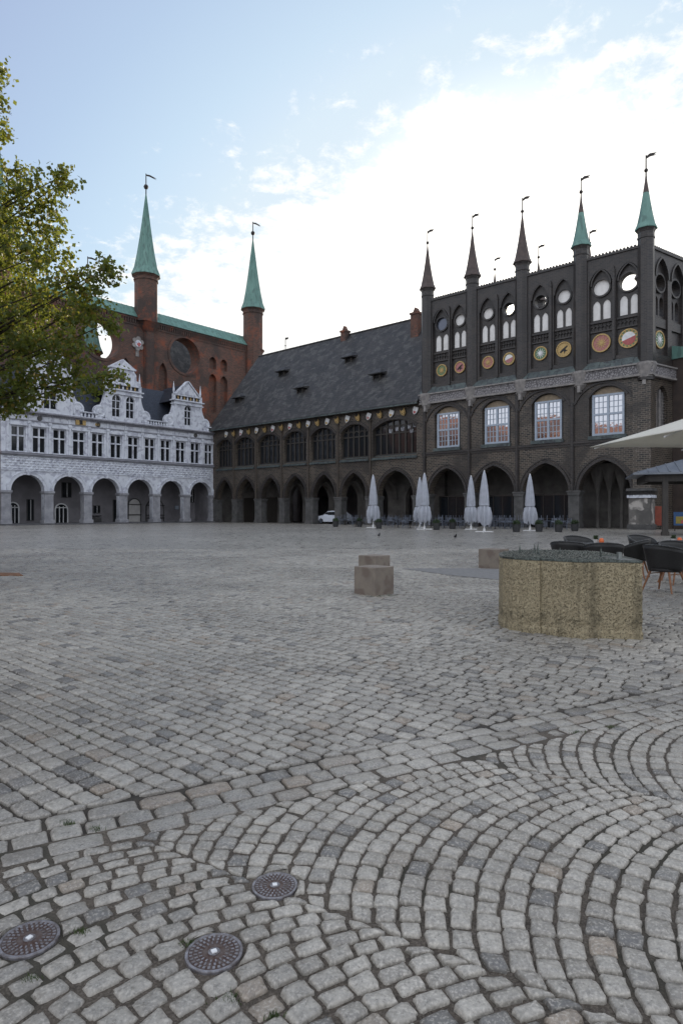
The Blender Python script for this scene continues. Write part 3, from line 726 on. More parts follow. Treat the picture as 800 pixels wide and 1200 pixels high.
def medallion(x, r, spec, y, parent, mz=16.57):
    g = MB(); M = Matrix.Translation((x, y, mz)); fc, rc, ty = spec
    g.prism(circ(0, 0, r*.93, 28)[::-1], -.04, .05, fc if ty != 'h' else GOLD, M)
    g.arcring(circ(0, 0, r*.92, 28)+[(r*.92, 0)], -.05, .05, -.1, .05, GOLD, M)
    if ty == 's':
        g.prism(circ(0, 0, r*.22, 12)[::-1], -.1, -.03, rc, M)
        for k in range(12):
            a = k*math.pi/6; Q = M @ Matrix.Rotation(a, 4, 'Y')
            g.prism([(-.06*r, r*.2), (0, r*.78), (.06*r, r*.2)], -.07, -.03, rc, Q)
    if ty == 'e':
        Q = M @ Matrix.Rotation(R(-40), 4, 'Y')
        g.prism([(-r*.6, -.08*r), (-r*.6, .1*r), (-r*.1, .16*r), (r*.62, .08*r), (r*.62, -.06*r), (0, -.14*r)], -.07, -.03, BLK, Q)
        g.prism([(-.1*r, -.1*r), (-.3*r, -.5*r), (.0, -.35*r), (.25*r, -.5*r), (.12*r, -.1*r)], -.068, -.03, BLK, Q)
    if ty == 'h':
        Q = M @ Matrix.Rotation(R(-18), 4, 'Y')
        c1 = [(r*.66*math.cos(a), r*.66*math.sin(a)) for a in [math.pi*i/12 for i in range(13)]]
        g.prism(c1[::-1], -.07, -.03, WHT, Q); g.prism([(-x_, -z_) for x_, z_ in c1][::-1], -.07, -.03, fc, Q)
        for k in range(14):
            a = k*math.pi/7; g.prism([(r*.78*math.cos(a)+.09*r*math.cos(t_), r*.78*math.sin(a)+.09*r*math.sin(t_)) for t_ in [5, 4, 3, 2, 1, 0]], -.08, -.03, GRNP, M)
    else:
        for k in range(20):
            a = k*math.pi/10; g.prism([(r*.84*math.cos(a)+.05*r*math.cos(t_), r*.84*math.sin(a)+.05*r*math.sin(t_)) for t_ in [5, 4, 3, 2, 1, 0]], -.08, -.03, BLK if fc is GOLD else GOLD, M)
    return g.build('medallion', None, parent)
for i, (x, r, k) in enumerate(CIR):
    medallion(x, ROS[i], PAL[i], .25, TW)
    g = MB(); g.arcring(circ(x, 21.5, r)+[(x+r, 21.5)], -.16, .0, .16, .31)
    g.arcring(parch(x-.9, x+.9, 21.7, 1.45), -.12, .0, .02, .28); g.build('circle_moulding', DBU, TW)
    if k != 'open':
        g = MB(); g.prism(circ(x, 21.5, r)[::-1], .40, .5); g.build('blind_panel', LIME if k == 'pl' else GLM, TW)
    g = MB()
    lw = .30 if r < .65 else .33; o_ = .40 if r < .65 else .44
    for s_ in (-1, 1):
        g.box(x+s_*o_-lw-.02, x+s_*o_+lw+.02, .38, .46, 18.66, 20.42)
    g.build('blind_panel', LIME, TW)
    g = MB(); hw = .86 if r < .65 else .98
    g.box(x-hw, x+hw, .12, .3, 18.35, 18.5); g.box(x-hw, x+hw, .14, .3, 17.55, 17.68)
    nn = 6
    for q in range(nn): xx = x-hw+(q+.5)*2*hw/nn; g.arcring(rarch(xx-.12, xx+.12, 17.95), 0, .05, .17, .3); g.tube((xx-.15, .24, 17.68), (xx-.15, .24, 18.35), .04, n=6)
    g.build('tracery_frieze', DBU, TW)
for i in range(4):
    g = MB(); c = (CIR[2*i][0]+CIR[2*i+1][0])/2; g.box(c-.09, c+.09, -.14, 0, 14.9, 22.6); g.prism([(c-.12, 22.6), (c+.12, 22.6), (c, 23.1)], -.18, 0); g.build('buttress_shaft', DBU, TW)
g = MB(); g.box(36.9, 59.25, -.12, 1.0, 24.1, 24.28)
x = 37.0
while x < 59.2: g.prism([(x, 24.28), (x+.2, 24.28), (x+.16, 24.46), (x+.04, 24.46)], -.06, .9); x += .3
g.build('crest', DBU, TW)
def turret(parent, x, y, zb, zc, r, rf_, zt, zball, zv, shaft, conem, tipm=None, n=8, cap=True, vane=1):
    g = MB(); g.lathe([(r, zb), (r, zc-.9), (r*1.08, zc-.85), (r*1.08, zc-.7), (r, zc-.65), (r*1.02, zc-.35), (r*1.22, zc-.05), (r*1.22, zc)], (x, y, 0), n, rot=math.pi/n)
    t = g.build('turret', shaft, parent)
    seams = vane > 1.5
    g = MB(); h = zt-zc; pr = [(rf_, zc-.06), (rf_, zc+.02), (rf_*.80, zc+h*.09), (rf_*.60, zc+h*.27), (rf_*.42, zc+h*.47)]
    if tipm:
        g.lathe(pr+[(rf_*.27, zc+h*.66)], (x, y, 0), n, rot=math.pi/n, m=conem)
        g.lathe([(rf_*.28, zc+h*.655), (rf_*.12, zc+h*.86), (.05, zt)], (x, y, 0), n, rot=math.pi/n, m=tipm)
        g.build('spire', None, t)
    else:
        pr2 = pr+[(rf_*.27, zc+h*.66), (.05, zt)]; g.lathe(pr2, (x, y, 0), n, rot=math.pi/n)
        if seams:
            for q in range(2*n):
                a = math.pi*q/n
                kk = 1.0 if q % 2 else math.cos(math.pi/n)
                for (r0, z0), (r1, z1) in zip(pr2[1:-1], pr2[2:]): g.tube((x+math.cos(a)*r0*kk, y+math.sin(a)*r0*kk, z0), (x+math.cos(a)*r1*kk, y+math.sin(a)*r1*kk, z1), .045, .035, 4)
        g.build('spire', conem, t)
    g = MB(); rb = .17*vane; g.lathe([(.01, -rb), (rb*.7, -rb*.7), (rb, 0), (rb*.7, rb*.7), (.01, rb)], (x, y, zball), 10)
    g.tube((x, y, zt-.3), (x, y, zv), .065*min(vane, 1.5), .05*min(vane, 1.5), 6)
    g.add([(x, y, zv-.1), (x+.30*vane, y, zv+.06), (x+.85*vane, y, zv-.05), (x+.62*vane, y, zv-.16), (x+.85*vane, y, zv-.26), (x+.3*vane, y, zv-.22), (x, y, zv-.32)]+
          [(x, y+.03, zv-.1), (x+.30*vane, y+.03, zv+.06), (x+.85*vane, y+.03, zv-.05), (x+.62*vane, y+.03, zv-.16), (x+.85*vane, y+.03, zv-.26), (x+.3*vane, y+.03, zv-.22), (x, y+.03, zv-.32)],
          [tuple(range(7)), tuple(range(13, 6, -1))]+[((i+1) % 7, i, 7+i, 7+(i+1) % 7) for i in range(7)])
    g.build('weather_vane', IRON, t); return t
for i, x in enumerate(TUR):
    green = i >= 3
    turret(TW, x, .15, 14.0 if i < 4 else 12.7, 25.6, .66, .90, 30.3, 30.6, 31.9, DBU, COP if green else LEAD, LEAD if green else None, vane=1.0)
    g = MB(); g.lathe([(.25, 12.55), (.62, 12.95), (.70, 13.4), (.86, 14.0), (.86, 14.2)], (x, .1, 0), 8, rot=math.pi/8); g.box(x-.13, x+.13, -.45, 0, 12.3, 12.9); g.build('corbel', STB, TW)
for x in (38.9, 44.4, 50.2, 55.7): turret(TW, x, 12, 14, 25.6, .66, .9, 30.2, 30.7, 32.0, DBU, LEAD)
g = MB(); g.box(36.9, 54.5, 11.6, 12.4, 7, 22.3); g.build('rear_wall', DBU, TW)
g = MB(); g.box(36.6, 59.6, .9, 11.6, 14.2, 14.5); g.build('flat_roof', COPD, TW)
# arcade glazing and back wall
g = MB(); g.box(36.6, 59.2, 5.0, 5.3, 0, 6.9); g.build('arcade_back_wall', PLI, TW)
for i, (a, b_) in enumerate(TA):
    if i < 3:
        g = MB()
        for k in range(5): x = a+.15+(b_-a-.3)*k/4; g.box(x-.05, x+.05, 1.9, 2.0, 0, 3.2)
        g.box(a, b_, 1.88, 2.02, 3.1, 3.25); g.box(a, b_, 1.9, 2.0, .8, .9); f_ = g.build('shop_window', IRON, TW)
        p = MB(); p.box(a, b_, 1.94, 1.97, 0, 3.1); p.build('pane', GLD, f_)
    else:
        for k in range(4):
            g = MB(); x = a+.4+k*1.1; g.tube((x, 3.6, 0), (x, 3.6, 3.4), .16, n=8); g.lathe([(.16, 0), (.5, 1.2), (.9, 2.6)], (x, 3.6, 3.4), 8); g.build('vault_column', PLI, TW)
    lt = MB()
# return wall of the turreted wing
SW = bpy.data.objects.new('side_wall', None)
va = math.atan2(.967, .255)
g = MB(); M = None
TS = thing('side_wing', 'dark brick return wall with openwork arches and one green medallion, at far right', 'town hall',
           (P0[0]+.752*59.3, P0[1]-.659*59.3, 0), RD+va)
A = []; Bh = []
for x in (2.45, 4.96, 7.4):
    A.append([(x-.95, 15.2)]+parch(x-.95, x+.95, 21.9, 1.7)+[(x+.95, 15.2)])
    Bh.append(circ(x, 21.5, .72))
    for s_ in (-1, 1): Bh.append([(x+s_*.42-.3, 18.68)]+parch(x+s_*.42-.3, x+s_*.42+.3, 19.9, .5, 6)+[(x+s_*.42+.3, 18.68)])
holed([(.5, 14.2), (9, 14.2), (9, 24.1), (.5, 24.1)], A, 0, .3, 'gable_screen', DBU, TS)
holed([(.5, 14.2), (9, 14.2), (9, 24.1), (.5, 24.1)], Bh, .3, .9, 'gable_screen', DBU, TS)
medallion(2.45, .8, PAL[4], .25, TS)
for x in (2.45, 4.96, 7.4):
    g = MB(); g.arcring(circ(x, 21.5, .72)+[(x+.72, 21.5)], -.16, .0, .12, .31); g.arcring(parch(x-.97, x+.97, 21.9, 1.7), -.02, .14, -.1, .1)
    g.build('circle_moulding', DBU, TS); g = MB(); g.box(x-.9, x+.9, .12, .3, 17.6, 18.4); g.build('tracery_frieze', DBU, TS)
g = MB(); g.box(.3, 9, -.12, 1.0, 24.1, 24.28); x = .4
while x < 8.9: g.prism([(x, 24.28), (x+.2, 24.28), (x+.16, 24.46), (x+.04, 24.46)], -.06, .9); x += .3
g.build('crest', DBU, TS)
holed([(.5, -.2), (9, -.2), (9, 14.2), (.5, 14.2)], [[(1.6, 8.0)]+parch(1.6, 3.4, 11.3, 1.2)+[(3.4, 8.0)]], 0, .35, 'wall', DBR, TS)
g = MB(); g.box(.5, 9, .35, .9, -.2, 14.2); g.build('wall', DBU, TS)
g = MB(); g.box(1.9, 2.05, .2, .35, 8, 11.9); g.box(2.4, 2.6, .2, .35, 8, 12.2)
for k in range(14): g.box(2.6, 3.38, .28, .34, 8.1+k*.27, 8.14+k*.27)
for k in range(3): g.box(2.7+k*.2, 2.74+k*.2, .28, .34, 8, 12)
g.build('lattice_window', STB, TS)
g = MB(); g.box(.3, 9, -.35, 0, 13.25, 14.05, FRZ); g.box(.3, 9, -.42, 0, 13.08, 13.25, STB); g.box(.3, 9, -.5, 0, 14.05, 14.17, STB); g.build('carved_band', None, TS)
AN = thing('annex', 'brown brick annex with green copper eaves beyond the corner at the right edge', 'building', TS.location, RD+va)
g = MB(); g.box(4.15, 24, -3.2, -.02, 0, 15.0); g.build('wall', simple('brown_render', (.065, .046, .038), (.045, .034, .029), 1.2, .8), AN)
g = MB(); g.box(4.0, 24.2, -3.4, 0, 15.0, 15.25); g.add([(4.0, -3.4, 15.25), (24.2, -3.4, 15.25), (24.2, -.02, 16.2), (4, -.02, 16.2), (4, -.02, 15.25)], [(0, 1, 2, 3), (0, 3, 4)]); g.build('roof', COP, AN)
for k in range(4):
    g = MB(); x = 7+k*4.2; g.box(x-.7, x+.7, -3.26, -3.15, 8, 11.5, STB); g.box(x-.55, x+.55, -3.29, -3.2, 8.15, 11.35, GLD); g.box(x-.04, x+.04, -3.32, -3.2, 8.15, 11.35, WFR); g.build('window', None, AN)
bpy.data.objects.remove(SW)

# ------------------------------------------------------------------ white loggia building
RW = math.atan2(.7536, .657)
WB = thing('white_loggia_building', 'pale grey-white renaissance building with round arcade, cross windows and three scrolled gables', 'building', P0, RW)
ac = [-26.38, -21.55, -16.78, -11.92, -7.05, -2.17]
arches = [rarch(c-1.87, c+1.87, 3.95) for c in ac]
wc = [-27.4, -25.03, -22.64, -20.25, -17.83, -15.34, -12.89, -10.44, -8.0, -5.58, -3.13, -.72]
hl = [[(c-.78, 8.4), (c-.78, 11.35), (c+.78, 11.35), (c+.78, 8.4)] for c in wc]
hl[-1] = [(-1.5, 8.4), (-1.5, 11.35), (-.1, 11.35), (-.1, 8.4)]
holed(base_outline(-29.3, -.02, 13.0, arches), hl, 0, .75, 'wall', STW, WB)
for a, c in zip(arches, ac):
    g = MB(); g.arcring(a, .0, .32, -.1, .02); g.arcring(a, .32, .42, -.16, .02); g.prism([(c-.16, 5.75), (c+.16, 5.75), (c+.26, 6.35), (c-.26, 6.35)], -.26, 0); g.build('arch_moulding', STW, WB)
pc = [-28.78]+[(ac[i]+ac[i+1])/2 for i in range(5)]+[-.18]
GW = simple('grey_arcade_stone', (.32, .32, .34), (.22, .22, .24), 1.3, .8, bs=.5, bd=.03)
for c in pc:
    hw = .53 if c not in (pc[-1],) else .15
    g = MB(); g.box(c-hw, c+hw, -.12, .85, .0, 3.6); g.box(c-hw-.1, c+hw+.1, -.24, .95, 0, .55); g.box(c-hw-.12, c+hw+.12, -.26, .97, 3.7, 3.95); g.box(c-hw-.05, c+hw+.05, -.18, .9, 3.58, 3.7)
    g.build('pillar', GW, WB, bevel=.03)
g = MB(); z = 6.42
for r_ in range(5):
    x = -29.2+(.28 if r_ % 2 else 0)
    while x < -.6:
        g.add([(x, 0, z), (x+.5, 0, z), (x+.5, 0, z+.22), (x, 0, z+.22), (x+.1, -.12, z+.07), (x+.4, -.12, z+.07), (x+.4, -.12, z+.15), (x+.1, -.12, z+.15)], [(4, 5, 6, 7), (0, 1, 5, 4), (1, 2, 6, 5), (2, 3, 7, 6), (3, 0, 4, 7)]); x += .6
    z += .31
g.box(-29.3, -.02, -.1, 0, 6.25, 6.36)
g.build('rustication', STW, WB)
g = MB(); g.box(-29.4, -.02, -.32, 0, 8.08, 8.2); g.box(-29.35, -.02, -.2, 0, 7.96, 8.08); g.box(-29.3, -.02, -.1, 0, 8.2, 8.34)
g.box(-29.35, -.02, -.14, 0, 12.0, 12.12); g.box(-29.4, -.02, -.3, .75, 12.84, 12.94); g.box(-29.5, -.02, -.5, .75, 12.94, 13.1); g.box(-29.35, -.02, -.16, 0, 12.7, 12.84)
for k in range(96): g.box(-29.2+k*.305, -29.08+k*.305, -.26, -.15, 12.72, 12.84)
g.build('cornice', simple('grey_cornice', (.27, .27, .30), (.19, .19, .215), 1.5, .8, bs=.4), WB)  # cornice in a darker grey than the wall stone
for i in range(12):
    xm = wc[i]-1.21
    g = MB(); g.box(xm-.14, xm+.14, -.14, 0, 8.34, 11.7); g.box(xm-.2, xm+.2, -.2, 0, 11.7, 12.0); g.box(xm-.18, xm+.18, -.18, 0, 8.34, 8.62); g.box(xm-.1, xm+.1, -.1, 0, 12.12, 12.7); g.build('pilaster', STW, WB)
for i, c in enumerate(wc):
    a, b_ = (c-.78, c+.78) if i < 11 else (-1.5, -.1); m_ = (a+b_)/2
    g = MB(); g.box(a, a+.1, .2, .4, 8.4, 11.35); g.box(b_-.1, b_, .2, .4, 8.4, 11.35); g.box(m_-.08, m_+.08, .12, .42, 8.4, 11.35); g.box(a, b_, .14, .42, 10.15, 10.32)
    g.box(a, b_, .2, .4, 8.4, 8.5); g.box(a, b_, .2, .4, 11.25, 11.35)
    g.prism([(a-.2, 11.42), (b_+.2, 11.42), (b_+.26, 11.55), (m_, 11.95), (a-.26, 11.55)], -.2, 0); g.box(a-.15, b_+.15, -.16, 0, 8.34, 8.42)
    f_ = g.build('window', STW, WB)
    p = MB(); p.box(a, b_, .34, .37, 8.4, 11.35); p.build('pane', GLD, f_)
    if i % 3 == 1 and i != 7:
        g = MB(); g.lathe([(.3, 0), (.3, .08), (.22, .12), (.01, .12)], n=14, M=Matrix.Translation((c, -.0, 12.42)) @ Matrix.Rotation(R(90), 4, 'X')); g.build('roundel', STD, WB)
g = MB(); g.box(-20.75, -19.5, -.2, 0, 12.15, 12.75, GOLD); g.box(-20.3, -19.95, -.26, -.1, 12.2, 12.72, BLK); g.box(-18.2, -17.7, -.12, 0, 12.3, 12.55, GOLD); g.build('gilded_coat_of_arms', None, WB)
def gable(c, hw, z1, nwin, upper):
    z0 = 13.1
    ex = []
    if nwin == 2: ex = [[(c+s_*.98-.62, 13.75)]+rarch(c+s_*.98-.62, c+s_*.98+.62, 15.9)+[(c+s_*.98+.62, 13.75)] for s_ in (-1, 1)]
    if nwin == 1: ex = [[(c-.6, 13.75)]+rarch(c-.6, c+.6, 15.9)+[(c+.6, 13.75)]]
    if nwin == 0: ex = [[(c-.8, 13.7), (c-.8, 16.2), (c+.8, 16.2), (c+.8, 13.7)]]
    gt = holed([(c-hw, z0), (c+hw, z0), (c+hw, z1), (c-hw, z1)], ex, -.05, .6, 'gable', STW, WB)
    for h in ex:
        x0, x1 = h[0][0], h[-1][0]; zt = max(p[1] for p in h); m_ = (x0+x1)/2
        g = MB(); g.box(m_-.05, m_+.05, .15, .35, 13.7, zt); g.box(x0, x1, .16, .34, 14.75, 14.85); g.box(x0, x1, .16, .34, 15.75, 15.85)
        for s_ in (x0, x1-.08): g.box(s_, s_+.08, .15, .35, 13.7, 15.9)
        f_ = g.build('gable_window', STW, gt); 
        p = MB(); p.prism(h, .28, .31); o = p.build('pane', GLD, gt)
    g = MB()
    for s_ in (-1, 1):
        g.box(c+s_*(hw-.22)-.14, c+s_*(hw-.22)+.14, -.15, -.05, z0, z1)
        g.box(c+s_*(hw+.55)-.7, c+s_*(hw+.55)+.7, 0, .5, z0, z0+.25)
        M = Matrix.Translation((c+s_*(hw+.62), .5, 14.15)) @ Matrix.Rotation(R(90), 4, 'X')   # volutes
        g.lathe([(.85, 0), (.85, .45), (.62, .5), (.55, .42), (.3, .42), (.25, .52), (.01, .52)], n=20, M=M)
        g.prism([(c+s_*hw, 14.6), (c+s_*(hw+.75), 14.6), (c+s_*(hw+.3), 15.4), (c+s_*hw, 16.4)][::s_], .05, .5)
    g.box(c-hw-.15, c+hw+.15, -.25, .6, z1-.5, z1-.35); g.box(c-hw-.25, c+hw+.25, -.35, .65, z1, z1+.15); g.box(c-hw, c+hw, -.12, .6, z1-.35, z1)
    g.build('scroll', STW, gt)
    g = MB(); g.box(c-hw, c+hw, -.02, .4, z1+.15, z1+.25, STW); g.box(c-hw, c+hw, -.05, .45, z1+.78, z1+.9, STW)
    nb = 9
    for k in range(nb): x = c-hw+.25+(2*hw-.5)*k/(nb-1); g.lathe([(.07, 0), (.13, .18), (.06, .36), (.1, .55)], (x, .1, z1+.24), 8, m=GOLD if k % 2 else STW)
    g.box(c-hw+.1, c+hw-.1, .3, .45, z1+.2, z1+.85, STD)
    g.build('balustrade', None, gt)
    for s_ in (-1, 1):
        g = MB(); g.box(c+s_*(hw-.12)-.16, c+s_*(hw-.12)+.16, -.05, .4, z1+.15, z1+.95); g.lathe([(.05, 0), (.13, .15), (.1, .25), (.16, .4), (.02, 1.7)], (c+s_*(hw-.12), .18, z1+.95), 8); g.build('obelisk', STW, gt)
    if upper:
        u0 = z1+.9; uh = 1.62
        holed([(c-uh, u0), (c+uh, u0), (c+uh, u0+2.0), (c-uh, u0+2.0)], [[(c-.4, u0+.25)]+rarch(c-.4, c+.4, u0+1.25)+[(c+.4, u0+.25)]], .1, .6, 'upper_gable', STW, gt)
        g = MB(); g.prism([(c-.45, u0+.2), (c+.45, u0+.2), (c+.45, u0+1.7), (c-.45, u0+1.7)], .42, .45); g.build('upper_pane', GLD, gt)
        g = MB(); g.box(c-uh-.2, c+uh+.2, -.1, .65, u0+2.0, u0+2.2); g.prism([(c-uh-.15, u0+2.2), (c+uh+.15, u0+2.2), (c, u0+3.3)], .0, .6)
        for s_ in (-1, 1):
            g.prism([(c+s_*uh, u0), (c+s_*(uh+1.0), u0), (c+s_*(uh+.95), u0+.5), (c+s_*(uh+.35), u0+.75), (c+s_*(uh+.3), u0+1.5), (c+s_*uh, u0+1.9)][::s_], .12, .5)
            g.box(c+s_*(uh-.15)-.1, c+s_*(uh-.15)+.1, 0, .1, u0, u0+2)
        g.build('pediment', STW, gt)
    else:
        g = MB(); g.prism([(c-hw*.78, z1+.9), (c+hw*.78, z1+.9), (c, z1+2.75)], .0, .6); g.prism([(c-hw*.6, z1+1.02), (c+hw*.6, z1+1.02), (c, z1+2.45)], -.06, .0, STW)
        for s_ in (-1, 1): g.arcring([(c+s_*hw*.85, z1+.85), (c, z1+2.85)][::-s_], 0, .14, -.15, .6)
        g.build('pediment', STW, gt)
    g = MB()      # little saddle roof behind
    g.add([(c-hw, .6, z1), (c+hw, .6, z1), (c, .6, z1+2.6), (c-hw, 6, z1), (c+hw, 6, z1), (c, 6, z1+2.6)], [(0, 1, 4, 3), (0, 3, 5, 2), (1, 2, 5, 4)]); g.build('gable_roof', SLB, gt)
gable(-14.35, 2.55, 17.1, 2, True); gable(-4.4, 2.35, 17.0, 1, False); gable(-23.75, 2.7, 16.9, 0, True)
g = MB()
for x0, x1 in ((-29.2, -27.4), (-20.2, -17.8), (-10.9, -7.7), (-1.2, -.1)):
    g.box(x0, x1, -.2, .2, 13.1, 13.22); g.box(x0, x1, -.2, .2, 13.75, 13.87); n = max(2, int((x1-x0)/.4))
    for k in range(n): g.lathe([(.1, 0), (.16, .2), (.08, .4), (.12, .55)], (x0+(k+.5)*(x1-x0)/n, 0, 13.2), 8)
g.build('parapet', STW, WB)
g = MB(); g.add([(-29.3, .6, 13.2), (-.4, .6, 13.2), (-.4, 5.2, 19.1), (-29.3, 5.2, 19.1), (-.4, 9.5, 13.2), (-29.3, 9.5, 13.2)], [(0, 1, 2, 3), (3, 2, 4, 5), (0, 3, 5), (1, 4, 2)]); g.build('roof', SLB, WB)
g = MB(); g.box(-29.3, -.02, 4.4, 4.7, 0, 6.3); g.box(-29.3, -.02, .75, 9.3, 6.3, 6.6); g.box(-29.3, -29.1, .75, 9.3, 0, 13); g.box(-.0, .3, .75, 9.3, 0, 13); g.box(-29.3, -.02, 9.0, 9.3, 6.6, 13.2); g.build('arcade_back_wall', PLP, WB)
g = MB(); g.box(-29.6, 0, -.7, 4.5, -.05, .16); g.build('arcade_step', FLAG, WB)
def archdoor(x0, x1, zt, frame, fill, name='arcade_door'):
    g = MB(); p = rarch(x0, x1, zt-(x1-x0)/2); g.prism([(x0, .16)]+p+[(x1, .16)], 4.3, 4.4); d = g.build(name, fill, WB)
    g = MB(); g.arcring([(x0, .16)]+p+[(x1, .16)], -.02, .12, 4.22, 4.4)
    if frame:
        for k in (1, 2): x = x0+(x1-x0)*k/3; g.box(x-.05, x+.05, 4.24, 4.4, .16, zt-.3)
        g.box(x0, x1, 4.24, 4.4, 2.0, 2.1)
    g.build('door_frame', WHT if frame else STD, d); return d
archdoor(-26.9, -25.7, 2.6, True, GLD); archdoor(-21.2, -19.7, 2.5, True, GLD)
archdoor(-11.1, -9.3, 3.3, False, PLA); archdoor(-8.3, -5.6, 3.3, False, PLP)
g = MB()
for z in (.6, 1.0, 2.4): g.box(-8.4, -5.5, 4.1, 4.22, z, z+.1)
for z in (1.1, 2.5): g.box(-11.3, -9.2, 4.1, 4.22, z, z+.08)
g.build('iron_strap', BLK, WB)
for (x0, x1, z0, z1) in [(-20.3, -19.2, 3.4, 5.2), (-13.3, -12.5, .2, 3.1), (-16.1, -15.3, 1.4, 2.3), (-17.4, -16.9, 2.9, 3.6), (-2.5, -1.9, 1.2, 1.9), (-24.6, -23.9, .5, 3.0), (-.9, -.3, 3., 4.8)]:
    g = MB(); g.box(x0-.08, x1+.08, 4.3, 4.4, z0-.08, z1+.08, STD); g.box(x0, x1, 4.26, 4.4, z0, z1, GLD); g.box((x0+x1)/2-.03, (x0+x1)/2+.03, 4.2, 4.3, z0, z1, WHT); g.build('arcade_window', None, WB)
g = MB()
for (x0, x1) in [(-28.2, -27.4), (-17.8, -15.2), (-27.3, -26.95)]: g.box(x0, x1, 4.0, 4.3, .16, .75, STD); g.box(x0, x1, 4.0, 4.3, .95, 1.05, BLK)
g.box(-22.3, -21.7, 3.6, 4.2, .16, 1.3, STD)
g.box(-3.6, -3.05, 4.2, 4.38, 1.9, 2.4, WFR)
g.build('stone_bench', None, WB)

# ------------------------------------------------------------------ tall red brick screen wall
RWL = thing('red_brick_screen_wall', 'high weathered red brick wall with round openings, green copper coping and green-spired turrets', 'wall', P0, RW)
def niche(x, z0, zs, hw, rise): return [(x-hw, z0)]+parch(x-hw, x+hw, zs, rise, 7)+[(x+hw, z0)]
OPEN = [circ(-11.85, 26.3, 2.8, 40), circ(2.15, 26.4, 2.8, 40), circ(-32.9, 26.3, 2.8, 40)]
nich = [niche(-1.9, 18, 22.8, .75, 1.8), niche(7.6, 18, 23.2, .8, 1.2), niche(9.9, 18, 23.2, .8, 1.2), niche(7.6, 25.2, 26.4, .7, .8), niche(9.9, 25.2, 26.4, .7, .8), niche(-16.5, 17, 23, 1, 2.2), niche(-8.2, 18, 22.6, .75, 1.6)]
oc = [(-42, -.1), (18, -.1), (18, 30.2), (-42, 30.2)]
holed(oc, OPEN+nich, 9.3+.7, 10.6, 'wall', RBR, RWL)
holed(oc, OPEN, 10.6, 12.4, 'wall', RBR, RWL)
for c in OPEN: g = MB(); g.arcring(c+[c[0]], -.4, 0., 9.9, 10.05); g.build('opening_rim', RBR, RWL)
g = MB(); g.box(-42, 18, 9.75, 12.6, 30.2, 30.5)
for k in range(150): g.box(-42+k*.4, -41.8+k*.4, 9.8, 10.0, 29.6, 30.2)
g.box(-42, 18, 9.9, 10, 29.3, 29.6); g.build('corbel_table', RBR, RWL)
g = MB(); g.add([(-42, 9.55, 30.5), (18, 9.55, 30.5), (18, 11.2, 32.4), (-42, 11.2, 32.4), (-42, 12.9, 30.5), (18, 12.9, 30.5)], [(0, 1, 2, 3), (3, 2, 5, 4), (0, 3, 4), (1, 5, 2), (0, 4, 5, 1)])
M0 = Matrix.Identity(4)
for k in range(75):
    x = -41.8+k*.8
    g.add([(x, 9.53, 30.53), (x+.09, 9.53, 30.53), (x+.09, 11.2, 32.47), (x, 11.2, 32.47), (x, 9.5, 30.5), (x+.09, 9.5, 30.5)], [(0, 1, 2, 3), (4, 5, 1, 0)])
g.build('copper_coping', COP, RWL)
for x in (-26., -4.85, 16.3):
    turret(RWL, x, 10.0, 30.0 if x < 10 else 0, 37.1, 1.72, 2.15, 49.5, 50.6, 52.6, RBR, COP, n=10, vane=2.2)
    g = MB(); g.lathe([(.8, 0), (.8, 28.6), (1.72, 30.0)], (x+.4, 9.9, 0), 10); g.build('buttress', RBR, RWL)
g = MB()      # rosette of white lobes around a red heart
cx, cz = -6.3, 26.6
for k in range(6):
    a = k*math.pi/3+.4; g.prism(circ(cx+.62*math.cos(a), cz+.75*math.sin(a), .36, 12)[::-1], 9.75, 10.05, STB)
g.prism(circ(cx, cz, .5, 16)[::-1], 9.7, 10.0, STW); g.prism([(cx-.3, cz-.1), (cx+.1, cz-.5), (cx+.45, cz), (cx+.1, cz+.2)], 9.64, 9.8, REDP)
g.prism([(cx-.3, cz-1.9), (cx+.2, cz-1.9), (cx+.2, cz-.9), (cx-.3, cz-.9)], 9.9, 10.05, STB)
g.build('lobed_medallion', None, RWL)
CH = thing('rear_church_roof', 'dark steep roof seen through the right round opening of the red wall', 'roof', P0, RW)
g = MB(); g.add([(-1, 15, 14), (11, 15, 14), (11, 22, 33.5), (-1, 22, 33.5), (11, 30, 14), (-1, 30, 14)], [(0, 1, 2, 3), (3, 2, 4, 5), (0, 3, 5), (1, 4, 2)]); g.build('roof_slope', SLATE, CH)
RT = thing('rear_green_turret', 'green copper turret behind the wall, seen through the left round opening', 'turret', P0, RW)
turret(RT, -8.9, 20, 0, 26.6, 1.9, 2.3, 39., 40, 41.5, RBR, COP, n=10, vane=2.)
# brick house at far left beyond the loggia
BH = thing('left_brick_house', 'dark brown brick house at the left edge, partly hidden by the tree', 'house', P0, RW)
holed(base_outline(-44, -29.35, 13.5, [parch(-33.4, -30.2, 3.2, 2.2), parch(-38, -34.6, 3.2, 2.2)]), [], .1, .8, 'wall', RBR, BH)
g = MB(); g.box(-44, -29.35, 4, 9, 0, 13.5); g.build('wall', RBR, BH)
g = MB(); g.add([(-44, 0, 13.5), (-29.35, 0, 13.5), (-29.35, 5, 20), (-44, 5, 20), (-44, 9.5, 13.5), (-29.35, 9.5, 13.5)], [(0, 1, 2, 3), (3, 2, 5, 4), (1, 5, 2), (0, 3, 4)]); g.build('roof', SLATE, BH)
for k in range(5):
    g = MB(); x = -31+-2.8*k; g.box(x-.6, x+.6, .0, .12, 8, 11, STB); g.box(x-.5, x+.5, -.04, .1, 8.1, 10.9, GLD); g.build('window', None, BH)

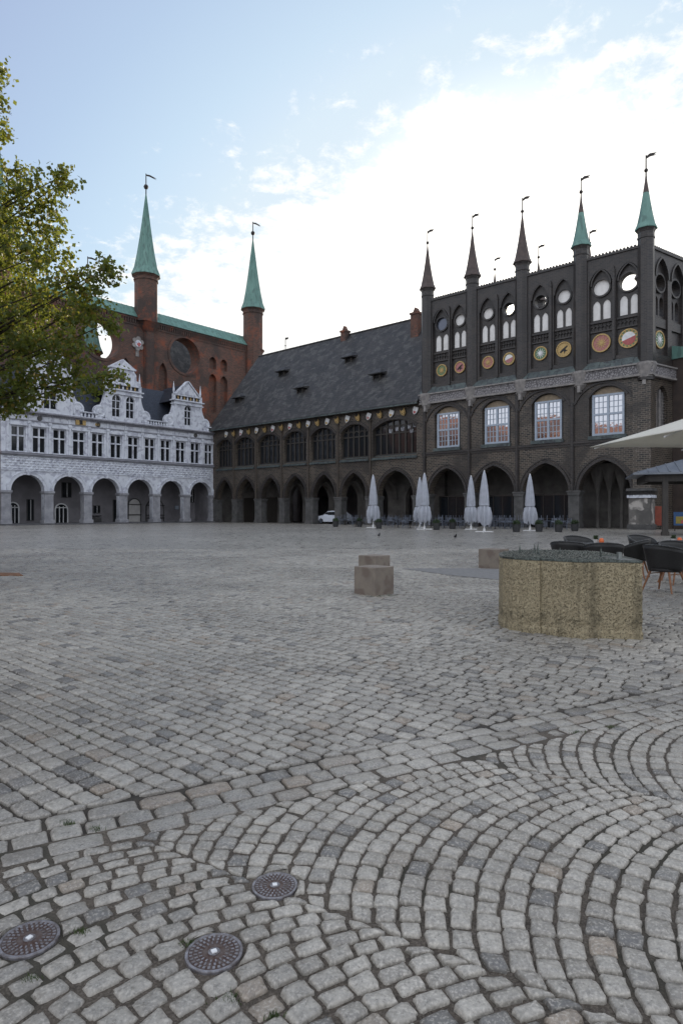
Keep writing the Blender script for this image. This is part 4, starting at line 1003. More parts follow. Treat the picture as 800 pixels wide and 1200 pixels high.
# houses behind the passage and around the square (their reflection shows in the tall windows)
def house(name, label, loc, rot, W, Hh, Dp, mat, roofm, floors, gr=None):
    h = thing(name, label, 'house', loc, rot, gr)
    g = MB(); g.box(-W/2, W/2, 0, Dp, 0, Hh); g.build('wall', mat, h)
    g = MB(); g.add([(-W/2-.3, -.3, Hh), (W/2+.3, -.3, Hh), (W/2+.3, Dp/2, Hh+W*.45), (-W/2-.3, Dp/2, Hh+W*.45), (-W/2-.3, Dp+.3, Hh), (W/2+.3, Dp+.3, Hh)], [(0, 1, 2, 3), (3, 2, 5, 4), (1, 5, 2), (0, 3, 4)]); g.build('roof', roofm, h)
    n = int(W/2.6)
    for fl in range(floors):
        g = MB(); z = 1.2+fl*(Hh-1)/floors
        for k in range(n):
            x = -W/2+(k+.5)*W/n; g.box(x-.6, x+.6, -.06, .05, z, z+1.9, WHT); g.box(x-.5, x+.5, -.09, .02, z+.1, z+1.8, GLD); g.box(x-.04, x+.04, -.12, .0, z+.1, z+1.8, WHT)
        g.build('window_row', None, h)
    return h
for i, (x, y, W, Hh) in enumerate([(-62, 60, 13, 15), (-60, 47, 12, 18), (-58, 34.5, 12, 16), (-56, 22.5, 11, 18.5), (-54, 10.5, 12, 16)]):
    house('gabled_house', 'red brick gabled house, '+['farthest of the row', 'second farthest and tall', 'middle of the row', 'fourth and tallest', 'nearest of the row'][i]+' outside the picture on the left', (x, y, 0), R(98), W, Hh, 12, HBR, HBR, 4, 'houses on the left side of the square')
for i, (x, y, W, Hh, rz) in enumerate([(70, 74, 22, 14, -60), (68, 52, 15, 13, -80), (69, 36, 14, 15, -90), (69, 21, 14, 12, -90), (69, 6, 14, 14, -90)]):
    house('gabled_house', 'pale rendered gabled house, '+['farthest of the row', 'second farthest of the row', 'middle one and tallest', 'fourth and lowest', 'nearest of the row'][i]+' outside the picture on the right', (x, y, 0), R(rz), W, Hh, 12, PLP, SLATE, 4, 'houses on the right side of the square')
RH = thing('rear_house', 'pale courtyard house with dark shop sign seen through the open pointed arch', 'house', P0, RD)
g = MB(); g.box(-8, 44, 17, 24, 0, 12); g.build('wall', PLP, RH)
g = MB(); g.box(31.0, 37, 16.88, 17, 3.6, 4.7, BLK)
g.lathe([(.34, 0), (.34, .06), (.22, .06), (.22, 0)], n=16, M=Matrix.Translation((33.6, 16.88, 4.15)) @ Matrix.Rotation(R(90), 4, 'X'), m=WHT)
for k in range(5): g.box(34.3+k*.42, 34.58+k*.42, 16.82, 16.88, 3.95, 4.35, WHT)
g.build('shop_sign', None, RH)
g = MB(); g.box(31, 37, 16.9, 17.05, .1, 3.4); g.build('shop_front', GLD, RH)

# ------------------------------------------------------------------ tree at left
def tree():
    t = thing('lime_tree', 'leafy lime tree reaching in from the left edge with sunlit yellowing leaves', 'tree', (-11.6, 14.6, 0))
    base = Vector((0, 0, 0)); clumps = []
    def px2(px, py, Y): return Vector(((px-400)/745*Y+11.6, Y-14.6, EYE+(600-py)*Y/745))
    rnd = random.Random(5)
    # branch ends that make the visible outline
    for (px, py, Y, r) in [(-4, 80, 14, .12), (-6, 115, 14, .2), (0, 150, 14, .25), (-8, 185, 14.4, .3), (15, 225, 14, .4), (35, 222, 13.6, .4), (62, 212, 13.8, .35), (75, 212, 13.8, .2), (28, 250, 14, .6), (50, 262, 14.2, .4), (10, 290, 14, .8),
                           (45, 300, 13.6, .6), (30, 330, 14.5, .8), (72, 300, 14, .35), (78, 330, 13.8, .4), (60, 350, 14, .7), (20, 370, 14, 1.), (95, 335, 14.2, .3), (118, 322, 13.8, .3), (130, 312, 13.8, .16), (85, 370, 14, .6), (108, 350, 14.2, .4), (97, 376, 14, .35), (128, 378, 14, .22),
                           (70, 400, 13.6, .7), (84, 412, 14, .42), (40, 410, 14, .8), (10, 425, 13.6, .8), (55, 440, 13.8, .5), (90, 440, 14, .4), (112, 446, 13.8, .35), (130, 440, 13.8, .22), (35, 455, 14, .3), (75, 458, 14, .25), (5, 460, 14.2, .5), (8, 470, 14, .22), (12, 478, 13.8, .1), (30, 462, 13.6, .25),
                           (20, 205, 14.2, .2), (58, 240, 14, .25), (60, 275, 13.9, .25), (-30, 120, 15, .3)]:
        clumps.append((px2(px, py, Y), r*.92))
    for _ in range(260):
        a = rnd.random()*6.283; u = rnd.uniform(-1, 1); rr = rnd.uniform(.45, 1)**.6
        p = Vector((math.cos(a)*math.sqrt(1-u*u)*4.6*rr, math.sin(a)*math.sqrt(1-u*u)*4.6*rr, 8.0+u*4.9*rr))
        q = p+Vector((-11.6, 14.6, 0)); sx = 400+745*q.x/q.y; sy = 600-745*(q.z-EYE)/q.y
        r_ = rnd.uniform(.7, 1.15)
        lim = float(np.interp(sy, [60, 70, 115, 150, 190, 215, 250, 300, 340, 420, 455, 480], [-10, 0, 3, 8, 2, 40, 42, 52, 78, 88, 50, -5]))
        if sx+r_*1.25*745/q.y > lim or sy+r_*50 > 472: continue
        clumps.append((p, r_))
    g = MB()
    trunk = [(0, 0, -.1), (.1, 0, 1.2), (.05, .1, 2.6), (.2, 0, 4.2), (.1, .1, 6.2), (.2, 0, 8.5), (.1, .1, 10.6)]
    rad = [.34, .27, .24, .21, .16, .10, .04]
    for i in range(6): g.tube(trunk[i], trunk[i+1], rad[i], rad[i+1], 12)
    for (p, r) in clumps:
        zz = max(2.4, p.z-1.2-.35*Vector((p.x, p.y)).length); zz = min(zz, 9.5)
        s = Vector((.1, .05, zz)); mid = (s+p)/2+Vector((rnd.uniform(-.3,.3), rnd.uniform(-.3,.3), .3+rnd.uniform(-.3, .4))); L = (p-s).length; r0 = .010+.0065*L
        g.tube(s, mid, r0, r0*.6, 6); g.tube(mid, p, r0*.6, .008, 5)
    g.build('trunk', BARK, t, smooth=True)
    V = []; F = []; T = []
    rng = np.random.default_rng(3)
    for (p, r) in clumps:
        # twigs: leaves set along short sprays so the mass has gaps
        ns = int(15+54*r*r)
        for _ in range(ns):
            d = rng.normal(size=3); d /= np.linalg.norm(d)+1e-6; d[2] *= .75
            c0 = np.array(p)+d*r*rng.uniform(.25, 1.05)
            sd_ = d*.6+rng.normal(size=3)*.5; sd_[2] -= .2; sd_ /= np.linalg.norm(sd_)
            nl = rng.integers(9, 18)
            for k in range(nl):
                c = c0+sd_*(k/nl)*.34+rng.normal(size=3)*.045
                a = rng.normal(size=3); a[2] -= .3; a /= np.linalg.norm(a); b_ = np.cross(a, rng.normal(size=3)); b_ /= np.linalg.norm(b_)+1e-6
                s_ = rng.uniform(.024, .060); i0 = len(V)
                V += [c-a*s_, c+b_*s_*.8, c+a*s_*1.15, c-b_*s_*.8]; F.append((i0, i0+1, i0+2, i0+3)); T += [rng.random()]*4
    me = bpy.data.meshes.new('crown'); me.from_pydata([tuple(v) for v in V], [], F)
    at = me.attributes.new('tone', 'FLOAT', 'POINT'); at.data.foreach_set('value', np.array(T, dtype=np.float32))
    me.materials.append(LEAF); o = bpy.data.objects.new('crown', me); C.objects.link(o); o.parent = t
    print('leaves', len(F))
tree()

# ------------------------------------------------------------------ stone model plinth
ST = thing('model_plinth', 'large yellowish stone plinth with stained rough sides carrying a bronze relief', 'plinth', (2.9, 8.5, 0))
raw = [(2.12, 8.52), (2.10, 8.30), (2.18, 8.09), (2.32, 7.95), (2.455, 7.875), (2.47, 7.895), (2.66, 7.71), (2.84, 7.575), (2.87, 7.56), (2.99, 7.60), (3.12, 7.605), (3.3, 7.56), (3.545, 7.50), (3.60, 7.72), (3.78, 9.0), (3.72, 9.3), (3.3, 9.62), (2.85, 9.72), (2.55, 9.5), (2.32, 9.2), (2.19, 8.85)]
pts = [(x-2.9, y-8.5) for x, y in raw]
rng = np.random.default_rng(2)
V = []; F = []; fine = []
for i in range(len(pts)):
    a = np.array(pts[i]); b_ = np.array(pts[(i+1) % len(pts)]); n = max(1, int(np.linalg.norm(b_-a)/.03))
    for k in range(n): fine.append(a+(b_-a)*k/n)
nz = 30; nf = len(fine)
nr_ = []
for i in range(nf):
    t_ = fine[(i+1) % nf]-fine[i-1]; l = np.linalg.norm(t_)+1e-6; nr_.append(np.array([t_[1], -t_[0]])/l)
for j in range(nz+1):
    z = .895*j/nz
    for i in range(nf):
        d = rng.normal()*.0028; 
        if j in (0, nz): d = 0
        if j < 3: d += .012
        p = fine[i]+nr_[i]*d; V.append((p[0], p[1], z-.02 if j == 0 else z))
for j in range(nz):
    for i in range(nf): F.append((j*nf+i, j*nf+(i+1) % nf, (j+1)*nf+(i+1) % nf, (j+1)*nf+i))
F.append(tuple(nz*nf+i for i in range(nf)))
g = MB(); g.add(V, F); g.build('stone_block', TRAV, ST)
g = MB(); g.slab([(x*1.004, y*1.004) for x, y in pts], .9, .925); g.build('bronze_plate', BRNZ, ST)
g = MB(); rnd = random.Random(4)
def inside(x, y):
    c = False; n = len(pts)
    for i in range(n):
        x0, y0 = pts[i]; x1, y1 = pts[i-1]
        if (y0 > y) != (y1 > y) and x < (x1-x0)*(y-y0)/(y1-y0)+x0: c = not c
    return c
for i in range(46):
    for j in range(60):
        x = -.82+i*.036+rnd.uniform(-.006, .006); y = -.95+j*.036+rnd.uniform(-.006, .006)
        if not inside(x*1.06, y*1.06) or (x > .38 and y < -.1) or rnd.random() < .16: continue
        h = rnd.uniform(.003, .009); a = .012; b_ = .014
        if rnd.random() < .5: a, b_ = b_, a
        g.add([(x-a, y-b_, .925), (x+a, y-b_, .925), (x+a, y+b_, .925), (x-a, y+b_, .925), (x-a, y-b_, .925+h), (x+a, y-b_, .925+h), (x+a, y+b_, .925+h), (x-a, y+b_, .925+h), (x, y-b_, .925+h*1.7), (x, y+b_, .925+h*1.7)],
              [(0, 1, 5, 8, 4), (3, 7, 9, 6, 2), (0, 4, 7, 3), (1, 2, 6, 5), (4, 8, 9, 7), (5, 6, 9, 8)])
g.build('relief_houses', BRNZ, ST)
for (x, y, h) in [(-.42, .35, .13), (-.245, .25, .15), (-.2, .25, .15), (.05, .1, .1), (.40, -.40, .13)]:
    g = MB(); g.box(x-.012, x+.012, y-.012, y+.012, .92, .92+h*.45); g.lathe([(.016, h*.45), (.002, h)], (x, y, .92), 6); g.build('model_steeple', BRNZ, ST)
g = MB(); g.box(.46, .50, -.78, -.72, .92, 1.01); g.box(.42, .60, -.95, -.55, .9255, .93); g.build('bare_plate', simple('polished_edge', (.16, .17, .16), (.22, .23, .22), 12, .35, metal=.4), ST)

# stone cubes
for (x, y, s_, h, rz, lab) in [(.60, 11.78, .52, .495, 44, 'brown sandstone cube seat, nearest of the pair left of the plinth'), (.76, 14.75, .52, .50, 44, 'brown stone cube seat half hidden behind the nearer cube'),
                               (4.10, 17.15, .60, .51, 50, 'stone cube seat partly hidden behind the left end of the yellowish plinth')]:
    g = MB(); g.box(-s_/2, s_/2, -s_/2, s_/2, -.02, h); o = g.build('stone_cube', CUBE, None, (x, y, 0), R(rz), bevel=.012); tag(o, lab, 'stone seat', 'stone cube seats')

# ------------------------------------------------------------------ café furniture
def wicker_chair(label, loc, rz, grp='black wicker chairs by the big parasol'):
    t = thing('wicker_chair', label, 'chair', loc, rz, grp)      # faces +y
    g = MB(); n = 26; rows = 6; vs = []; fs = []
    for side in (0, 1):
        for j in range(rows+1):
            for i in range(n+1):
                a = R(-205+230*i/n) if False else R(180+ -30 + 240*i/n)   # from right front around back to left front
                b_ = abs(i/n-.5)*2                  # 0 at back centre
                top = .86-.20*b_**2.2; z = .40+(top-.40)*j/rows
                fl = .225+.075*(j/rows)+(.02 if side == 0 else 0)
                vs.append((math.cos(a)*fl*1.05, math.sin(a)*fl*(.95), z))
    W_ = (rows+1)*(n+1)
    for j in range(rows):
        for i in range(n):
            k = j*(n+1)+i; fs.append((k, k+1, k+n+2, k+n+1)); fs.append((W_+k, W_+k+n+1, W_+k+n+2, W_+k+1))
    for i in range(n):
        k = rows*(n+1)+i; fs.append((k, k+1, W_+k+1, W_+k)); fs.append((i+1, i, W_+i, W_+i+1))
    g.add(vs, fs); s_ = g.build('shell', WICK, t, smooth=True)
    g = MB(); pr = None
    for i in range(n+1):
        a = R(150+240*i/n); b_ = abs(i/n-.5)*2; p = (math.cos(a)*.31*1.05, math.sin(a)*.31*.95, .865-.20*b_**2.2)
        if pr: g.tube(pr, p, .016, n=6)
        pr = p
    g.build('rim', MATS.get('wicker_rim_highlight') or simple('wicker_rim_highlight', (.05, .05, .05), (.03, .03, .03), 60, .25, bs=.2), t, smooth=True)  # lighter colour paints the highlight along the rim
    g = MB(); g.lathe([(.24, .38), (.25, .40), (.25, .44), (.22, .455), (.01, .455)], n=20); g.build('seat', WICK, t)
    for sx in (-1, 1):
        for sy in (-1, 1):
            g = MB(); g.tube((sx*.15, sy*.15, .40), (sx*.25, sy*.24, 0), .020, .013, 8); g.build('leg', TEAK, t)
    g = MB()
    for sx in (-1, 1): g.tube((sx*.17, -.17, .33), (sx*.17, .17, .33), .01, n=6)
    g.build('stretcher', TEAK, t)
    return t
def face(cx, cy, tx, ty): return math.atan2(ty-cy, tx-cx)-math.pi/2
TA_ = (6.25, 15.6); TB_ = (8.35, 16.0); TC_ = (7.1, 12.55)
ch = [((4.87, 13.6), TA_, 'black wicker tub chair directly behind the plinth, leftmost of the group'),
      ((5.33, 12.95), (6.0, 15.3), 'black wicker tub chair behind the right half of the plinth'),
      ((6.05, 16.2), TA_, 'black wicker tub chair beyond the left potted table, seen over the nearer backs'),
      ((6.70, 14.6), (5.3, 15.6), 'black wicker tub chair right of the potted table with its open side toward the plinth'),
      ((7.35, 14.0), (8.2, 15.9), 'black wicker tub chair behind the nearest wooden-legged chair'),
      ((8.0, 16.9), TB_, 'black wicker tub chair beyond the right potted table at the picture edge'),
      ((6.10, 12.0), (7.2, 12.7), 'nearest black wicker tub chair with orange wooden legs beside the plinth'),
      ((7.05, 13.3), (7.1, 12.4), 'black wicker tub chair facing the camera at the right edge')]
w0 = None
for (p, tgt, lab) in ch:
    if w0 is None: w0 = wicker_chair(lab, (p[0], p[1], 0), face(p[0], p[1], *tgt)); w0.scale = (1.17, 1.17, 1.02)
    else: dup(w0, (p[0], p[1], 0), face(p[0], p[1], *tgt), lab)
def cafe_table(label, loc, grp, top=IRON, r=.36):
    t = thing('cafe_table', label, 'table', loc, 0, grp)
    g = MB(); g.lathe([(r, .71), (r, .735), (.01, .735)], n=28); g.build('tabletop', top, t)
    g = MB(); g.tube((0, 0, .03), (0, 0, .71), .03, n=8); g.lathe([(.2, 0), (.2, .02), (.03, .05)], n=16); g.build('pedestal', IRON, t)
    return t
dkt = cafe_table('round dark cafe table with potted plant behind the plinth', (TA_[0], TA_[1], 0), 'dark tables among the wicker chairs', POTD)
dup(dkt, (TB_[0], TB_[1], 0), 0, 'round dark cafe table with potted plant nearest the right edge'); dup(dkt, (TC_[0], TC_[1], 0), 0, 'round dark cafe table beside the nearest wicker chair')
for (x, y), w_ in ((TA_, 'left'), (TB_, 'right')):
    t = thing('potted_plant', f'small green plant in a pale pot on the {w_} dark table', 'plant', (x-.06, y-.1, .735), 0, 'table plants')
    g = MB(); g.lathe([(.04, 0), (.055, .10), (.045, .10), (.01, .09)], n=12); g.build('pot', PLA, t)
    g = MB()
    for k in range(120): a = random.random()*6.28; rr = random.uniform(.01, .07); z = random.uniform(.1, .2); g.tube((0, 0, .09), (math.cos(a)*rr, math.sin(a)*rr, z), .004, .006, 4)
    g.build('foliage', PLANT, t)
    g = MB(); g.lathe([(.05, 0), (.06, .06), (.045, .12), (.03, .13), (.01, .12)], n=12); o = g.build('orange_lantern', ORNG, None, (x+.03, y-.22, .735)); tag(o, f'small orange lantern beside the plant on the {w_} dark table', 'lantern', 'orange table lanterns')
# big open parasol
PC = Vector((6.27, 9.43, 0)); n1 = Vector((.2, -.98, 0)); n2 = Vector((.98, .2, 0))
PS = thing('open_parasol', 'large open cream market parasol entering from the right edge', 'parasol', PC)
cs = [(-n1-n2)*1.75, (n1-n2)*1.75, (n1+n2)*1.75, (-n1+n2)*1.75]; apx = Vector((0, 0, 3.30))
g = MB(); vs = []; fs = []; G = 10
for k in range(4):
    A_, B_ = cs[k]+Vector((0, 0, 2.6)), cs[(k+1) % 4]+Vector((0, 0, 2.6)); b0 = len(vs)
    for j in range(G+1):
        for i in range(G+1):
            e = A_.lerp(B_, i/G); p = e.lerp(apx, j/G); sag = .05*math.sin(math.pi*i/G)*(1-j/G); p.z -= -sag*.6+.03*math.sin(math.pi*j/G)
            p += (Vector((0, 0, p.z))-p)*0.02*math.sin(math.pi*i/G)*(1-j/G); vs.append(tuple(p))
    for j in range(G):
        for i in range(G): q = b0+j*(G+1)+i; fs.append((q, q+1, q+G+2, q+G+1))
g.add(vs, fs); o = g.build('canopy', CANC, PS, smooth=True); s_ = o.modifiers.new('s', 'SOLIDIFY'); s_.thickness = .006
g = MB()
for c in cs+[(cs[i]+cs[(i+1) % 4])/2 for i in range(4)]: g.tube(c*.97+Vector((0, 0, 2.575)), apx-Vector((0, 0, .08)), .014, n=6); g.tube(c*.5+Vector((0, 0, 2.88)), (0, 0, 2.3), .012, n=6)
g.build('rib', WHT, PS)
g = MB(); g.tube((0, 0, 0), (0, 0, 3.4), .035, n=12); g.build('pole', WHT, PS); g = MB(); g.box(-.4, .4, -.4, .4, 0, .12); g.build('base', STD, PS)
# closed parasols
def closed_parasol(label, loc, H, grp='closed white parasols in front of the arcade', sd_=0, rz=0):
    t = thing('closed_parasol', label, 'parasol', loc, rz, grp); rnd = random.Random(sd_)
    n = 28; k = H/4.7; g = MB(); vs = []; fs = []
    prof = [(.06, 4.7), (.14, 4.35), (.25, 3.6), (.33, 2.8), (.36, 2.2), (.31, 2.0), (.38, 1.9), (.46, 1.5), (.47, 1.05), (.38, .7)]
    for j, (r, z) in enumerate(prof):
        for i in range(n):
            a = 2*math.pi*i/n; am = .16+.22*(j >= 6); rr = r*(1+am*math.sin(a*7+j*.35)+rnd.uniform(-.05, .05)); dz = (rnd.uniform(-.35, .25) if j == 9 else 0)
            vs.append((rr*math.cos(a)*k, rr*math.sin(a)*k, (z+dz)*k))
    for j in range(len(prof)-1):
        for i in range(n): fs.append((j*n+i, (j+1)*n+i, (j+1)*n+(i+1) % n, j*n+(i+1) % n))
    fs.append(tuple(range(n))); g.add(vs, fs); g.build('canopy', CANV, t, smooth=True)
    g = MB(); g.tube((0, 0, 0), (0, 0, H+.1), .045, n=8); g.build('pole', WHT, t)
    g = MB()
    for q in range(4): g.box(.0, .65, -.05, .05, 0, .07, M=Matrix.Rotation(q*math.pi/2, 4, 'Z'))
    g.lathe([(.1, 0), (.08, .3), (.045, .32)], n=10); g.build('foot', WHT, t)
    g = MB(); g.lathe([(.37*k, 2.16*k), (.40*k, 2.12*k), (.37*k, 2.04*k)], n=20); g.build('strap', CANV, t)
    return t
def gp(px, py): Y = 745*EYE/(py-600); return ((px-400)/745*Y, Y, 0)
for i, (px, yb, yt, lab) in enumerate([(437, 618.5, 556, 'closed white parasol standing alone, leftmost in front of the arcade'), (491.5, 618.5, 559, 'closed white parasol, left and partly hidden one of the close pair'), (497, 620.5, 554, 'closed white parasol, right one of the tightly overlapping pair'),
                                      (551.5, 620.5, 557, 'closed white parasol just left of the tall central one'), (567, 623.5, 551, 'closed white parasol with flared skirt, tallest near the third arch'), (620.5, 622, 555, 'closed white parasol standing alone, rightmost of the six')]):
    p = gp(px, yb); closed_parasol(lab, p, EYE+(600-yt)*p[1]/745-.1, sd_=i, rz=i*.7)
# café chairs, tables and planters before the arcade
def metal_chair(label, loc, rz, grp):
    t = thing('cafe_chair', label, 'chair', loc, rz, grp)
    g = MB(); g.box(-.23, .23, -.22, .22, .44, .47); g.build('seat', IRON, t)
    g = MB(); g.tube((-.22, -.22, .45), (-.22, -.28, .98), .018, n=6); g.tube((.22, -.22, .45), (.22, -.28, .98), .018, n=6)
    for k in range(4): g.box(-.22, .22, -.275-.002*k, -.255, .62+k*.1, .66+k*.1)
    for sx in (-1, 1): g.tube((sx*.24, -.24, .66), (sx*.24, .2, .66), .018, n=6)
    g.build('backrest', STEEL, t)
    for sx in (-1, 1):
        for sy in (-1, 1):
            g = MB(); g.tube((sx*.23, sy*.2, .66 if sy > 0 else .45), (sx*.25, sy*.24, 0), .017, n=6); g.build('leg', STEEL, t)
    return t
GC = 'metal chairs of the arcade cafe'; GT = 'round tables of the arcade cafe'; GP = 'planters edging the arcade cafe'
lc = 'dark metal armchair at the cafe tables in front of the dark brick arcade'; lt_ = 'round pale cafe table in front of the dark brick arcade'
c0 = None; t0 = None
rnd = random.Random(11)
for px, py in [(404, 615), (417, 617), (455, 616), (466, 618), (480, 619), (505, 618), (520, 619), (532, 618.5), (545, 619.5), (580, 620), (591, 619), (605, 620), (640, 620), (655, 621), (665, 619), (462, 614.5), (478, 615), (514, 616), (535, 616), (588, 617), (600, 617), (645, 617.5)]:
    x, y, _ = gp(px, py)
    zn = ('left of the first closed parasol' if px < 437 else 'between the first closed parasol and the close pair' if px < 490 else 'between the close pair and the tall parasol' if px < 567
          else 'between the tall parasol and the rightmost closed one' if px < 620 else 'right of the rightmost closed parasol')
    lt_ = 'small round cafe table '+zn; lc = 'dark metal armchair '+zn
    if t0 is None: t0 = cafe_table(lt_, (x, y, 0), GT, STEEL, .42)
    else: dup(t0, (x, y, 0), 0, lt_)
    for k in range(rnd.choice((2, 3, 4))):
        a = rnd.random()*.8+k*math.pi/2; cx, cy = x+.75*math.cos(a), y+.75*math.sin(a); rz = face(cx, cy, x, y)
        if c0 is None: c0 = metal_chair(lc, (cx, cy, 0), rz, GC)
        else: dup(c0, (cx, cy, 0), rz, lc)
    for k in range(rnd.choice((1, 2, 2))):
        o = dup(c0, (x+(-.2, .22)[k], y+rnd.uniform(-.1, .1), 1.205), rnd.random()*6, 'metal armchair upside down on a table '+zn)
        o.rotation_euler = (math.pi, 0, rnd.random()*6)
def planter(label, loc, s_=1.):
    t = thing('planter', label, 'planter', loc, 0, GP); t.scale = (s_,)*3
    g = MB(); g.lathe([(.36, 0), (.46, .85), (.42, .85), (.40, .78), (.01, .78)], n=18); g.build('pot', POTD, t)
    g = MB(); rn = random.Random(int(loc[0]*10))
    for _ in range(420):
        d = Vector((rn.gauss(0, 1), rn.gauss(0, 1), rn.gauss(0, 1))).normalized(); c = Vector((0, 0, 1.0))+Vector((d.x*.44, d.y*.44, d.z*.34))*rn.uniform(.5, 1.05)
        a = Vector((rn.gauss(0, 1), rn.gauss(0, 1), rn.gauss(0, 1))).normalized()*.06; b_ = a.cross(Vector((rn.gauss(0, 1), rn.gauss(0, 1), rn.gauss(0, 1)))).normalized()*.05
        g.add([c-a, c+b_, c+a, c-b_], [(0, 1, 2, 3)])
    g.build('shrub', PLANT, t); return t
pw = ['beside the white car', 'before the pier right of the car', 'at the foot of the leftmost closed parasol', 'at the foot of the close parasol pair', 'between the parasol pair and the tall parasol', 'between the tall parasol and the rightmost one', 'at the foot of the rightmost closed parasol', 'right of the rightmost closed parasol', 'nearest the wide right arch']
for (px, py), w_ in zip([(393, 617.5), (421, 617.5), (443.5, 619.5), (511, 621), (530, 620), (604.5, 623.5), (631, 623), (654, 623.5), (673, 622.5)], pw): planter(f'dark round planter with a clipped shrub {w_}', gp(px, py), .68)
for px, py, w_ in ((443.6, 629.5, 'left'), (533, 631, 'right')):
    t = thing('pigeon', f'dark pigeon on the setts before the arcade, {w_} of the two', 'bird', gp(px, py), 1.2 if w_ == 'left' else -1.4, 'pigeons on the square')
    g = MB(); vs = []; ringp = [(-.22, .14, .01, .01), (-.12, .13, .035, .03), (-.02, .12, .065, .06), (.06, .13, .07, .065), (.12, .16, .05, .05), (.15, .20, .032, .035), (.17, .24, .036, .036), (.20, .24, .02, .02), (.235, .235, .004, .004)]
    fs = []; n = 10
    for (x, z, ry, rz_) in ringp:
        for i in range(n): a = 2*math.pi*i/n; vs.append((x, ry*math.cos(a), z+rz_*math.sin(a)))
    for j in range(len(ringp)-1):
        for i in range(n): fs.append((j*n+i, j*n+(i+1) % n, (j+1)*n+(i+1) % n, (j+1)*n+i))
    fs += [tuple(range(n-1, -1, -1)), tuple(range((len(ringp)-1)*n, len(ringp)*n))]; g.add(vs, fs)
    for s_ in (-1, 1): g.tube((.02, s_*.025, .08), (.03, s_*.03, 0), .006, n=5)
    g.build('body', BLK, t, smooth=True)

# ------------------------------------------------------------------ white car in the arcade
CR = thing('parked_car', 'white sport utility car parked nose-left in the pointed arcade, half behind a pier', 'car', (P0[0]+.752*22.0+.659*1.95, P0[1]-.659*22.0+.752*1.95, 0), RD+math.pi)
# local: +x forward (towards facade -x)
side = [(2.2, .35), (2.28, .6), (2.2, .88), (1.95, 1.0), (1.05, 1.1), (.45, 1.58), (-.2, 1.68), (-1.4, 1.62), (-2.05, 1.15), (-2.2, .9), (-2.22, .4), (-2.0, .28), (2.0, .28)]
g = MB(); vs = []; fs = []; n = len(side)
for y, k in ((-.92, .0), (-.86, 1.), (.86, 1.), (.92, 0.)):
    for x, z in side:
        inn = .16 if (z > 1.12 and k == 0) else 0
        vs.append((x*(1 if k else .985), y*(1-inn) if k == 0 else y*(1-(.18 if z > 1.12 else 0)), z if k else min(z, 1.6)))
for j in range(3):
    for i in range(n): fs.append((j*n+i, (j+1)*n+i, (j+1)*n+(i+1) % n, j*n+(i+1) % n))
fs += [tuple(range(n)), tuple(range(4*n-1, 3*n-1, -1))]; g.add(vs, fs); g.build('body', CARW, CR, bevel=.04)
g = MB()
for s_ in (-1, 1): g.prism([(.95, 1.12), (.42, 1.50), (-1.3, 1.54), (-1.9, 1.14)], -.01, .01, M=Matrix.Translation((0, s_*.80, 0)) @ Matrix.Rotation(R(-s_*4), 4, 'X'))
g.build('side_window', GLD, CR)
g = MB(); g.add([(1.09, -.70, 1.13), (1.09, .70, 1.13), (.5, .62, 1.58), (.5, -.62, 1.58)], [(0, 1, 2, 3)]); g.build('windscreen', GLD, CR)
g = MB(); g.box(2.2, 2.31, -.42, .42, .55, .82); g.box(2.15, 2.30, -.75, .75, .30, .46); g.build('grille', BLK, CR)
for s_ in (-1, 1):
    g = MB(); g.box(2.05, 2.27, s_*.70-.19, s_*.70+.19, .68, .84); g.build('headlight', STEEL, CR)
    for x in (1.4, -1.4):
        M = Matrix.Translation((x, s_*.84, .35)) @ Matrix.Rotation(R(90), 4, 'X')
        g = MB(); g.lathe([(.27, -.13), (.35, -.1), (.35, .1), (.27, .13)], n=20, M=M); wh = g.build('wheel', RUB, CR); g = MB(); g.lathe([(.23, -.14), (.23, .14)], n=16, M=M); g.build('rim', STEEL, wh)

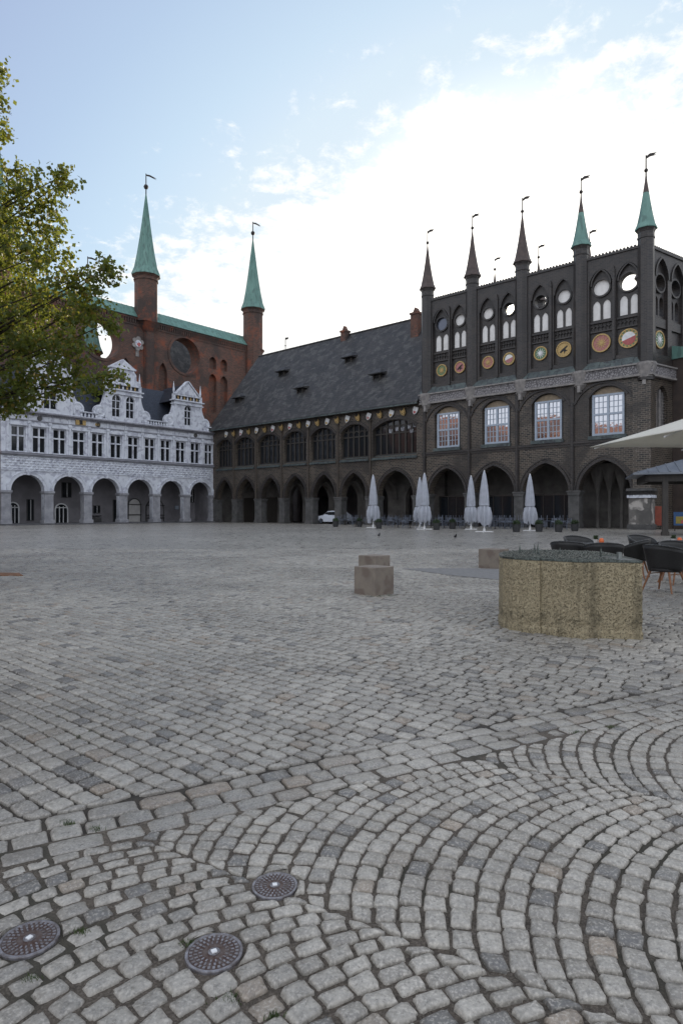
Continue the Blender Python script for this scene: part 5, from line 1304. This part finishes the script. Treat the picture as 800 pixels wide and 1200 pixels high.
# ------------------------------------------------------------------ pavilion at right
PV = thing('market_pavilion', 'dark timber pavilion with grey standing-seam roof at the right edge', 'pavilion', (25.2, 41.5, 0), R(-20))
g = MB(); W_, D_ = 5.9, 3.2
g.add([(-W_, -D_, 4.0), (W_, -D_, 4.0), (W_, D_, 4.0), (-W_, D_, 4.0), (-W_+3.2, 0, 5.0), (W_-3.2, 0, 5.0), (-W_, -D_, 3.88), (W_, -D_, 3.88), (W_, D_, 3.88), (-W_, D_, 3.88)],
      [(0, 1, 5, 4), (1, 2, 5), (2, 3, 4, 5), (3, 0, 4), (6, 7, 1, 0), (7, 8, 2, 1), (8, 9, 3, 2), (9, 6, 0, 3), (6, 9, 8, 7)])
for k in range(20):
    x = -W_+.3+k*.6; t_ = min(1, (x+W_)/3.2, (W_-x)/3.2); g.tube((x, -D_, 4.02), (x, -D_*(1-t_), 4.02+t_), .035, n=5)
g.build('roof', simple('grey_zinc', (.13, .145, .17), (.18, .195, .22), 1.5, .45, metal=.3), PV)
g = MB(); g.box(-W_+.7, W_-.7, -D_+.5, -D_+.8, 3.45, 3.86); g.box(-W_+.7, W_-.7, D_-.8, D_-.5, 3.45, 3.86); g.box(-W_+.7, -W_+1, -D_+.5, D_-.5, 3.45, 3.86); g.build('beam', DKW, PV)
for x in (-4.0, 0, 4.9):
    for y in ((-D_+.65,) if x < 0 else (-D_+.65, D_-.65)):
        g = MB(); g.box(x-.17, x+.17, y-.17, y+.17, 0, 3.5); g.box(x-.22, x+.22, y-.22, y+.22, 0, .25); g.build('post', DKW, PV)
pp = gp(767, 620.5)
t = thing('notice_panel', 'orange-red upright panel with pale side beside the corner pier', 'panel', pp, R(-25))
g = MB(); g.box(-.45, .5, -.06, .06, .35, 2.0); g.build('board', simple('orange_red_panel', (.26, .05, .025), (.2, .04, .02), 5, .5), t); g = MB(); g.box(-.72, -.47, -.1, .1, .1, 1.85); g.build('side_board', PLP, t)
g = MB(); g.box(-.4, -.32, -.04, .04, 0, .4); g.box(.36, .44, -.04, .04, 0, .4); g.build('leg', IRON, t)
pp = gp(797, 622.5)
t = thing('poster_board', 'blue and yellow poster board at the right picture edge', 'poster', pp, R(-20))
g = MB(); g.box(-.5, .6, -.05, .05, .45, 1.5, simple('blue_poster', (.02, .06, .17), (.03, .09, .2), 6, .4)); g.box(-.35, .3, -.06, -.045, .6, 1.15, simple('yellow_poster', (.33, .25, .04), (.25, .19, .04), 6, .4)); g.box(.0, .25, -.065, -.05, .62, .85, REDP); g.build('poster', None, t)
g = MB(); g.box(-.45, -.38, -.03, .03, 0, .5); g.box(.5, .57, -.03, .03, 0, .5); g.build('leg', IRON, t)
